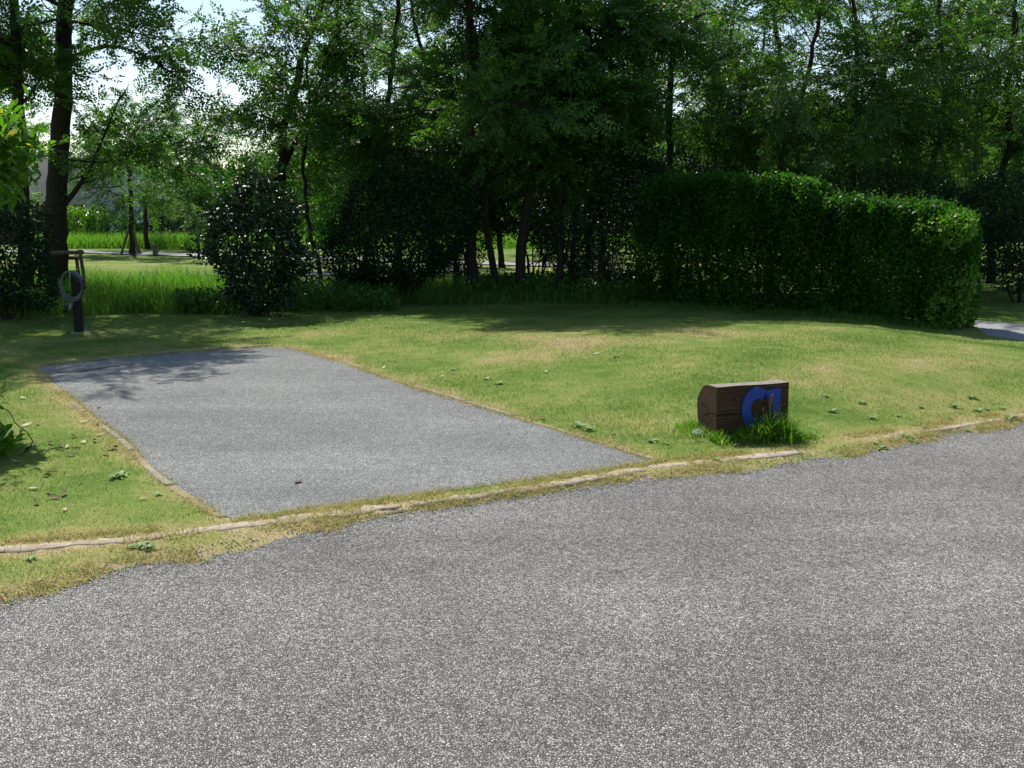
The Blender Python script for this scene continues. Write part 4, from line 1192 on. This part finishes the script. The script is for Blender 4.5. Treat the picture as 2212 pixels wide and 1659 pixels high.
V, F = tube(pts, 0.0095, 7); link('coil', np_mesh('coil', V, F, True), M['hose'], hroot2)
V, F = tube([pts[-1], pts[-1] + np.array([0.06, -0.01, -0.02]), (0.15, -0.15, 0.67), (0.155, -.15, 0.61)], 0.0095, 7); link('loose_end', np_mesh('loose_end', V, F, True), M['hose'], hroot2)
V, F = tube([(0.158, -0.15, 0.68), (0.152, -.15, 0.64), (0.152, -.15, 0.61), (0.17, -.16, 0.58), (0.168, -.16, 0.565)], [0.016, 0.022, 0.02, 0.024, 0.016], 8); link('nozzle', np_mesh('nozzle', V, F, True), M['blackplastic'], hroot2)
V, F = tube([(-0.10, -0.13, 0.50), (-0.115, -.13, 0.40), (-0.105, -.13, 0.34)], 0.0095, 7); link('tail', np_mesh('tail', V, F, True), M['hose'], hroot2)
V, F = tube([(-0.105, -0.13, 0.35), (-0.103, -.13, 0.27)], [0.018, 0.022], 8); link('connector', np_mesh('connector', V, F, True), M['blackplastic'], hroot2)

# wooden frame that supports the thick trunk
M['pole'] = mat_simple('weathered_pole', (0.085, 0.066, 0.045), (0.20, 0.165, 0.12), 5.0, 0.85, 0.2, 0.006, (4, 4, 1))
def support(label, c, bars, legs, r):
    root = tag(empty('tree_support', tuple(c)), label, 'tree support')
    for a, b2 in bars:
        V, F = tube(smooth_path([local(a, c), (local(a, c) + local(b2, c)) / 2, local(b2, c)], 3), r, 8); link('crossbar', np_mesh('crossbar', V, F, True), M['pole'], root)
    for a, b2 in legs:
        V, F = tube(smooth_path([local(a, c), (local(a, c) + local(b2, c)) / 2, local(b2, c)], 3), r * 0.9, 8); link('leg', np_mesh('leg', V, F, True), M['pole'], root)
    return root
def foot(px, Y):
    q = gp(px, Y); return np.array((q[0], q[1], q[2] - 0.05))
c = gp(125, 18.2)
support('wooden pole frame bracing the thick trunk at the left', c,
        [(P(84, 546, 18.0), P(180, 545, 18.0)), (P(96, 556, 18.65), P(172, 557, 18.65))],
        [(P(172, 540, 17.93), foot(190, 17.75)), (P(93, 541, 17.93), foot(78, 17.7)), (P(164, 550, 18.72), foot(176, 19.0)), (P(102, 550, 18.72), foot(92, 19.0))], 0.035)

# ------------------------------------------------------------------ far lawn: cottage, staked tree, shrubs, marker
M['wallwhite'] = mat_simple('painted_wall', (0.52, 0.53, 0.52), (0.60, 0.61, 0.60), 3.0, 0.85, 0.2, 0.002)
M['wallbrown'] = mat_simple('brown_wall_boards', (0.10, 0.065, 0.045), (0.15, 0.10, 0.07), 4.0, 0.85, 0.2, 0.004, (1, 1, 12))
M['roof'] = mat_simple('grey_pink_shingle', (0.40, 0.34, 0.34), (0.50, 0.44, 0.43), 6.0, 0.8, 0.3, 0.006)
M['trim'] = mat_simple('pale_trim', (0.42, 0.47, 0.46), (0.50, 0.55, 0.54), 6.0, 0.6, 0.3, 0)
M['frame'] = mat_simple('window_frame', (0.10, 0.085, 0.07), (0.14, 0.12, 0.10), 6.0, 0.6, 0.3, 0)
mg, tg, og = mat_new('window_glass')
principled(tg, og, (0.02, 0.028, 0.026), 0.06, 0.6)
M['glass'] = mg
hc = P(182, 500, 50.0); hz_ = gzz(hc.x, hc.y)
house = tag(empty('cottage', (hc.x, hc.y, hz_), math.radians(28)), 'low cottage with a pale shingled roof seen behind the thick trunk', 'house')
# local: corner at the origin, gable wall along +x, long wall along -(-y) i.e. to the left/back
GW, LW, EH, RH = 4.6, 9.0, 2.25, 1.9
def hpart(name, geos, mat, parent=house, smooth=False):
    g = Geo()
    for V, F in geos: g.add(V, F)
    return link(name, g.mesh(name, smooth), mat, parent)
# the long wall runs towards -x' (left), the gable runs to +y' turned right; build in axes ex (gable, right/back) and ey (long wall, left/back)
ex = np.array([1.0, 0.0, 0.0]); ey = np.array([-0.93, 0.36, 0.0])
def H3(a, b_, z): return ex * a + ey * b_ + np.array([0, 0, z])
def slab(p0, p1, p2, p3, th):
    p = np.array([p0, p1, p2, p3]); n_ = norm(np.cross(p[1] - p[0], p[3] - p[0]))
    V = np.concatenate([p, p + n_ * th]); F = [(0, 3, 2, 1), (4, 5, 6, 7), (0, 1, 5, 4), (1, 2, 6, 5), (2, 3, 7, 6), (3, 0, 4, 7)]
    return V, np.array(F)
hpart('long_wall', [slab(H3(0, 0, -.3), H3(0, LW, -.3), H3(0, LW, EH), H3(0, 0, EH), 0.15)], M['wallbrown'])
hpart('gable_wall', [slab(H3(0.16, 0.02, -.3), H3(GW, 0.02, -.3), H3(GW, 0.02, EH), H3(0.16, 0.02, EH), 0.15), slab(H3(0.16, 0.02, EH), H3(GW, 0.02, EH), H3(GW / 2 + .2, 0.02, EH + RH - .15), H3(GW / 2 - .2, 0.02, EH + RH - .15), 0.15)], M['wallwhite'])
ov = 0.45
ra, rb = H3(-ov, -0.5, EH - 0.25), H3(-ov, LW + 0.5, EH - 0.25)
rc_, rd_ = H3(GW / 2, LW + 0.5, EH + RH), H3(GW / 2, -0.5, EH + RH)
roof = hpart('roof', [slab(ra, rd_, rc_, rb, -0.06), slab(H3(GW + ov, -0.5, EH - .25), H3(GW + ov, LW + .5, EH - .25), rc_, rd_, 0.06)], M['roof'])
nrm = norm(np.cross(rd_ - ra, rb - ra)); nrm = nrm if nrm[2] > 0 else -nrm
for k in range(24):
    f0, f1 = k / 24, (k + 1.12) / 24
    a0, a1 = ra + (rd_ - ra) * f0, ra + (rd_ - ra) * min(1, f1)
    b0, b1 = rb + (rc_ - rb) * f0, rb + (rc_ - rb) * min(1, f1)
    q = [a0 + nrm * 0.085, b0 + nrm * 0.085, b1 + nrm * 0.068, a1 + nrm * 0.068]
    hpart('shingle_course', [slab(q[0], q[1], q[2], q[3], 0.03 if np.cross(q[1] - q[0], q[3] - q[0])[2] > 0 else -0.03)], M['roof'], roof)
hpart('barge_board', [slab(H3(-ov, -0.55, EH - .42), H3(GW / 2, -0.55, EH + RH - .17), H3(GW / 2, -0.55, EH + RH + .10), H3(-ov, -0.55, EH - .12), 0.05)], M['trim'], roof)
hpart('barge_board', [slab(H3(GW + ov, -0.55, EH - .42), H3(GW + ov, -0.55, EH - .12), H3(GW / 2 + .02, -0.55, EH + RH + .10), H3(GW / 2 + .02, -0.55, EH + RH - .17), 0.05)], M['trim'], roof)
# skylight with a dark surround on the slope
def on_roof(f, b_, o): return ra + (rd_ - ra) * f + (rb - ra) * b_ + nrm * o
sk = hpart('skylight', [slab(on_roof(.40, .14, .10), on_roof(.58, .14, .10), on_roof(.58, .30, .10), on_roof(.40, .30, .10), -0.06)], M['frame'], roof)
for a0, a1, z0, z1 in ((0.75, 1.65, 0.35, 2.0), (1.8, 2.7, 0.35, 2.0), (2.85, 3.75, 0.35, 2.0), (1.6, 3.0, 2.4, 3.1)):
    wn = hpart('window', [slab(H3(a0, -0.15, z0), H3(a1, -0.15, z0), H3(a1, -0.15, z0 + .1), H3(a0, -0.15, z0 + .1), 0.05), slab(H3(a0, -0.15, z1 - .1), H3(a1, -0.15, z1 - .1), H3(a1, -0.15, z1), H3(a0, -0.15, z1), 0.05), slab(H3(a0, -0.15, z0 + .1), H3(a0 + .1, -0.15, z0 + .1), H3(a0 + .1, -0.15, z1 - .1), H3(a0, -0.15, z1 - .1), 0.05), slab(H3(a1 - .1, -0.15, z0 + .1), H3(a1, -0.15, z0 + .1), H3(a1, -0.15, z1 - .1), H3(a1 - .1, -0.15, z1 - .1), 0.05)], M['frame'])
    hpart('pane', [slab(H3(a0 + .1, -0.145, z0 + .1), H3(a1 - .1, -0.145, z0 + .1), H3(a1 - .1, -0.145, z1 - .1), H3(a0 + .1, -0.145, z1 - .1), 0.01)], M['glass'], wn)
for a0 in (0.7, 3.9):
    V, F = tube([H3(a0, -1.1, -.3), H3(a0, -1.1, 2.1)], 0.09, 8); hpart('porch_post', [(V, F)], M['wallbrown'])
hpart('porch_beam', [slab(H3(0.5, -1.2, 2.1), H3(4.1, -1.2, 2.1), H3(4.1, -1.2, 2.3), H3(.5, -1.2, 2.3), 0.15)], M['wallbrown'])
V, F = tube([H3(0.45, -0.30, 2.02), H3(0.40, -0.55, 2.06), H3(0.38, -0.60, 2.06)], [0.04, 0.10, 0.27], 14); hpart('satellite_dish', [(V, F)], M['wallwhite'], house, True)

# second building glimpsed far behind the glossy bush
h2 = P(480, 500, 62.0); h2z = gzz(h2.x, h2.y)
hut = tag(empty('far_hut', (h2.x, h2.y, h2z)), 'small far hut with pinkish walls glimpsed beyond the glossy bush', 'hut')
hpart('wall', [box((0, 1.5, 0.9), (4.0, 3.0, 1.9))], mat_simple('pinkish_wall', (0.33, 0.22, 0.18), (0.42, 0.30, 0.25), 3, 0.9, 0.2, 0.002), hut)
hpart('roof', [slab(np.array((-2.3, -0.3, 1.75)), np.array((2.3, -0.3, 1.75)), np.array((2.3, 1.5, 2.7)), np.array((-2.3, 1.5, 2.7)), 0.08), slab(np.array((2.3, 3.3, 1.75)), np.array((-2.3, 3.3, 1.75)), np.array((-2.3, 1.5, 2.7)), np.array((2.3, 1.5, 2.7)), 0.08)], M['roof'], hut)
hpart('door', [box((0.6, -0.03, 0.85), (0.8, 0.05, 1.7))], M['wallbrown'], hut)

# staked young tree on the far lawn, second tree beside it, marker post
b = np.array(gp(287, 34.0))
tr = [b + np.array([0, 0, -.05]), b + np.array([0.0, 0, 0.8]), b + np.array([0.05, 0, 1.7]), b + np.array([0.0, 0.05, 2.8]), b + np.array([0.1, 0, 4.0])]
build_tree('staked_tree', 'young tree with wooden stakes on the sunny far lawn', 'tree', None, b, tr, 0.10, 13, 1.5, 1.6, 230, 501, twigs=TWIGS_BIG, flare=1.5)
sc_ = b + np.array([0, 0, 0.0])
support('leaning wooden stakes round the young tree on the far lawn', sc_, [],
        [(b + np.array([-0.04, -.12, 0.80]), b + np.array([-0.30, -.25, -.05])), (b + np.array([0.08, -.12, 0.78]), b + np.array([0.34, -.22, -.05])), (b + np.array([0, .14, 0.8]), b + np.array([0.05, .38, -.05]))], 0.045)
b = np.array(gp(319, 38.5))
tr = [b + np.array([0, 0, -.05]), b + np.array([-.03, 0, 1.0]), b + np.array([0.05, 0, 2.0]), b + np.array([0.3, 0.0, 3.2]), b + np.array([0.3, 0, 4.6])]
build_tree('far_tree', 'tree with a grey trunk beside the far road', 'tree', None, b, tr, 0.09, 12, 1.6, 2.3, 260, 502, twigs=TWIGS_BIG, leafmat='locust2')
b = onground(336, 552)
mk = tag(empty('marker_post', tuple(b)), 'short wooden marker post on the far lawn', 'post')
V, F = bev_box(0.14, 0.14, -0.05, 0.30, 0.02); link('post', np_mesh('post', V, F), M['pole'], mk)
V, F = bev_box(0.17, 0.17, 0.30, 0.33, 0.01); link('cap', np_mesh('cap', V, F), M['pole'], mk)
shrub('far_shrub', 'round bright green shrub in front of the cottage wall', gp(172, 42.5), [((0, 0, 0.75), (0.75, 0.6, 0.72)), ((-.5, 0, .6), (.6, .5, .6))], 3500, kite(0.10, 0.06), 'laurel', 511, 5, 0.03)
shrub('far_shrub', 'narrow upright green shrub in front of the cottage windows', gp(213, 42.0), [((0, 0, 0.75), (0.42, 0.4, 0.7))], 2200, kite(0.10, 0.06), 'laurel', 512, 5, 0.03)
shrub('far_shrub', 'loose green shrub right of the narrow one, by the cottage', gp(250, 42.5), [((0, 0, 0.6), (0.6, 0.4, 0.55)), ((.6, 0, .5), (.5, .4, .45))], 2600, kite(0.10, 0.05), 'hedge', 513, 5, 0.03)
shrub('far_shrub', 'dark clipped shrub beside the far road', gp(365, 43.0), [((0, 0, 0.8), (1.4, 0.7, 0.8)), ((1.2, 0, .7), (1.0, 0.6, .7))], 5000, kite(0.10, 0.05), 'darkbush', 514, 5, 0.03)

# belt of trees and shrubs that closes the view beyond the far road
rows = [(-160, 56, 1.3), (40, 62, 1.4), (300, 60, 1.1), (430, 52, 1.0), (560, 54, 1.1), (700, 50, 1.2), (840, 54, 1.4), (960, 50, 1.2), (1100, 52, 1.4), (1240, 48, 1.2), (1380, 50, 1.4), (1540, 46, 1.3), (1700, 50, 1.5), (1880, 46, 1.4), (2060, 48, 1.5), (2240, 44, 1.4), (2400, 46, 1.5)]
proto = None
names = ['first', 'second', 'third', 'fourth', 'fifth', 'sixth', 'seventh', 'eighth', 'ninth', 'tenth', 'eleventh', 'twelfth', 'thirteenth', 'fourteenth', 'fifteenth', 'sixteenth', 'seventeenth']
for k, (px, Y, s_) in enumerate(rows):
    lab = 'dense leafy thicket of the far belt beyond the far road, %s from the left' % names[k]
    loc = gp(px, Y)
    if proto is None:
        proto = shrub('far_thicket', lab, loc, [((0, 0, 1.3), (2.2, 1.2, 1.3)), ((-1.2, 0, 2.4), (1.4, 1.0, 1.1)), ((1.1, 0, 2.6), (1.5, 1.0, 1.2)), ((0, 0, 3.3), (1.2, 0.9, 0.9))], 16000, kite(0.17, 0.10, 0.1), 'locust2', 520, 6, 0.06, 'far belt of thickets', (0.55, 1.08), 'thicket')
        proto.scale = (s_,) * 3
    else:
        copy_tree(proto, loc, RNG.uniform(-0.5, 0.5) + (math.pi if k % 2 else 0), s_, lab)

# ------------------------------------------------------------------ weeds, flower, fallen leaves
def rosette(rng, n, L, W):
    g = Geo()
    for k in range(n):
        a = 2.399 * k + rng.normal() * 0.3; el = rng.uniform(0.15, 0.7)
        l = L * rng.uniform(0.6, 1.1)
        V, F = folded_leaf(l, W * rng.uniform(0.7, 1.1), 0.2, 0.25)
        V, F = place(V, F, np.array([[0, 0, 0.004]]), np.array([[math.cos(a) * math.cos(el), math.sin(a) * math.cos(el), math.sin(el)]]), np.array([[0, 0, 1.0]]), 1.0)
        g.add(V, F)
    return g.mesh('broadleaf_weed')
rng = np.random.default_rng(55)
WM = [rosette(rng, 9, 0.10, 0.04), rosette(rng, 12, 0.085, 0.032), rosette(rng, 7, 0.12, 0.05), rosette(rng, 14, 0.07, 0.03)]
for m_ in WM: m_.materials.append(M['weed'])
weeds = [(1252, 922, 2), (1268, 930, 0), (1545, 995, 1), (1410, 955, 3), (1440, 960, 1), (2212, 890, 2), (2160, 884, 0), (2130, 886, 3), (2110, 890, 1), (1880, 905, 0), (1960, 945, 2), (1975, 955, 1), (1890, 960, 3), (2020, 942, 1), (2090, 930, 0), (2050, 905, 3), (1800, 890, 1), (1860, 865, 3), (1990, 880, 0), (2100, 860, 1), (1780, 845, 3), (1720, 930, 0), (980, 800, 3), (1050, 820, 2), (1075, 830, 0), (1330, 770, 3), (262, 1028, 2), (248, 1034, 1), (340, 1070, 0), (40, 970, 2), (300, 1183, 2), (320, 1186, 0), (70, 1210, 1), (1900, 970, 2), (2000, 925, 1), (2180, 905, 2), (1940, 900, 1), (2060, 880, 0)]
for px, py, k in weeds:
    q = onground(px + RNG.uniform(-3, 3), py)
    o = link('broadleaf_weed', WM[k]); o.location = (q.x, q.y, max(q.z, 0.0)); o.rotation_euler = (0, 0, RNG.uniform(0, 6.28)); sc_ = RNG.uniform(0.4, 0.8); o.scale = (sc_,) * 3
    if py > 1150: zone = 'in the dry verge between the kerb and the road'
    elif px < 500: zone = 'in the lawn left of the pad'
    elif px < 1300 and py < 860: zone = 'in the lawn behind the pad, right of its far half'
    elif px < 1560: zone = 'between the near right corner of the pad and the log sign'
    elif py < 900: zone = 'in the lawn behind and right of the log sign'
    else: zone = 'close to the kerb, right of the log sign'
    tag(o, 'small broad-leaved weed rosette ' + zone, 'weed', 'weed rosettes ' + zone)
# white clover-like flower by the log
q = onground(1505, 952)
fr_ = tag(empty('white_flower', tuple(q)), 'single white flower head in the lawn left of the log sign', 'flower')
V, F = tube([(0, 0, -.01), (0.003, 0, 0.05)], 0.002, 5); link('stalk', np_mesh('stalk', V, F), M['weed'], fr_)
pp, dd = blob_points(90, [((0.003, 0, 0.06), (0.022, 0.022, 0.014))], rng, (0.8, 1.05), 0)
V, F = leafy(pp, dd, kite(0.012, 0.007, 0.1), rng); link('petals', np_mesh('petals', V, F), mat_simple('white_petals', (0.70, 0.68, 0.62), (0.8, 0.78, 0.74), 30, 0.7, 0.2, 0), fr_)
def dry_leaf(rng):
    L, W = 0.075, 0.032
    nx_ = 5; V = []; curl = rng.uniform(0.1, 0.5); tw = rng.normal() * 0.3
    for i in range(nx_):
        f = i / (nx_ - 1); ww = W / 2 * math.sin(math.pi * (0.12 + 0.83 * f)) ** 0.8
        zc = 0.018 * curl * (f - 0.5) ** 2 * 4
        for s_ in (-1, 0, 1):
            V.append(((f - 0.5) * L, s_ * ww, 0.003 + zc + abs(s_) * 0.010 * curl + s_ * tw * 0.01))
    F = [(i * 3 + j, i * 3 + j + 1, (i + 1) * 3 + j + 1, (i + 1) * 3 + j) for i in range(nx_ - 1) for j in range(2)]
    return np_mesh('fallen_leaf', np.array(V), np.array(F), True)
LM = [dry_leaf(rng) for _ in range(4)]
M['darkleaf'] = foliage('brown_fallen_leaf', (0.06, 0.035, 0.02), (0.15, 0.085, 0.045), 0.1, 0.7, 0.2, None, None, 3.0)
LD = [dry_leaf(rng) for _ in range(3)]
for m_ in LM: m_.materials.append(M['dryleaf'])
for m_ in LD: m_.materials.append(M['darkleaf'])
pale = [(60, 920), (82, 918), (180, 914), (210, 918), (216, 942), (180, 958), (146, 968), (230, 984), (310, 1080), (370, 1060), (72, 1058), (180, 880, 'p'), (192, 880, 'p'), (215, 888, 'p'), (450, 822, 'p'), (50, 862), (100, 875), (34, 1000), (140, 1104), (1180, 800), (1290, 765), (830, 795), (955, 815), (1010, 880), (1170, 905)]
brown = [(160, 945), (205, 955), (110, 960), (132, 965), (75, 962), (60, 975), (238, 972), (248, 970), (152, 985), (98, 1030), (114, 1078), (78, 1090), (140, 1070), (1325, 945), (690, 1150), (645, 1055, 'p')]
for lst, ms_, lab, grp in ((pale, LM, 'small pale dry leaf lying %s', 'pale fallen leaves'), (brown, LD, 'small dark brown curled leaf lying %s', 'brown fallen leaves')):
    for it in lst:
        q = onground(it[0], it[1])
        z = 0.001 if len(it) > 2 else q.z + 0.010
        o = link('fallen_leaf', ms_[RNG.integers(len(ms_))]); o.location = (q.x, q.y, z)
        o.rotation_euler = (RNG.normal() * 0.25, RNG.normal() * 0.25, RNG.uniform(0, 6.28)); sc_ = RNG.uniform(0.6, 1.0); o.scale = (sc_,) * 3
        zone = 'on the pad' if len(it) > 2 else ('on the lawn left of the pad' if it[0] < 500 else 'on the lawn right of the pad' if it[1] < 1000 else 'by the kerb')
        tag(o, lab % zone, 'leaf', grp + ' ' + zone)
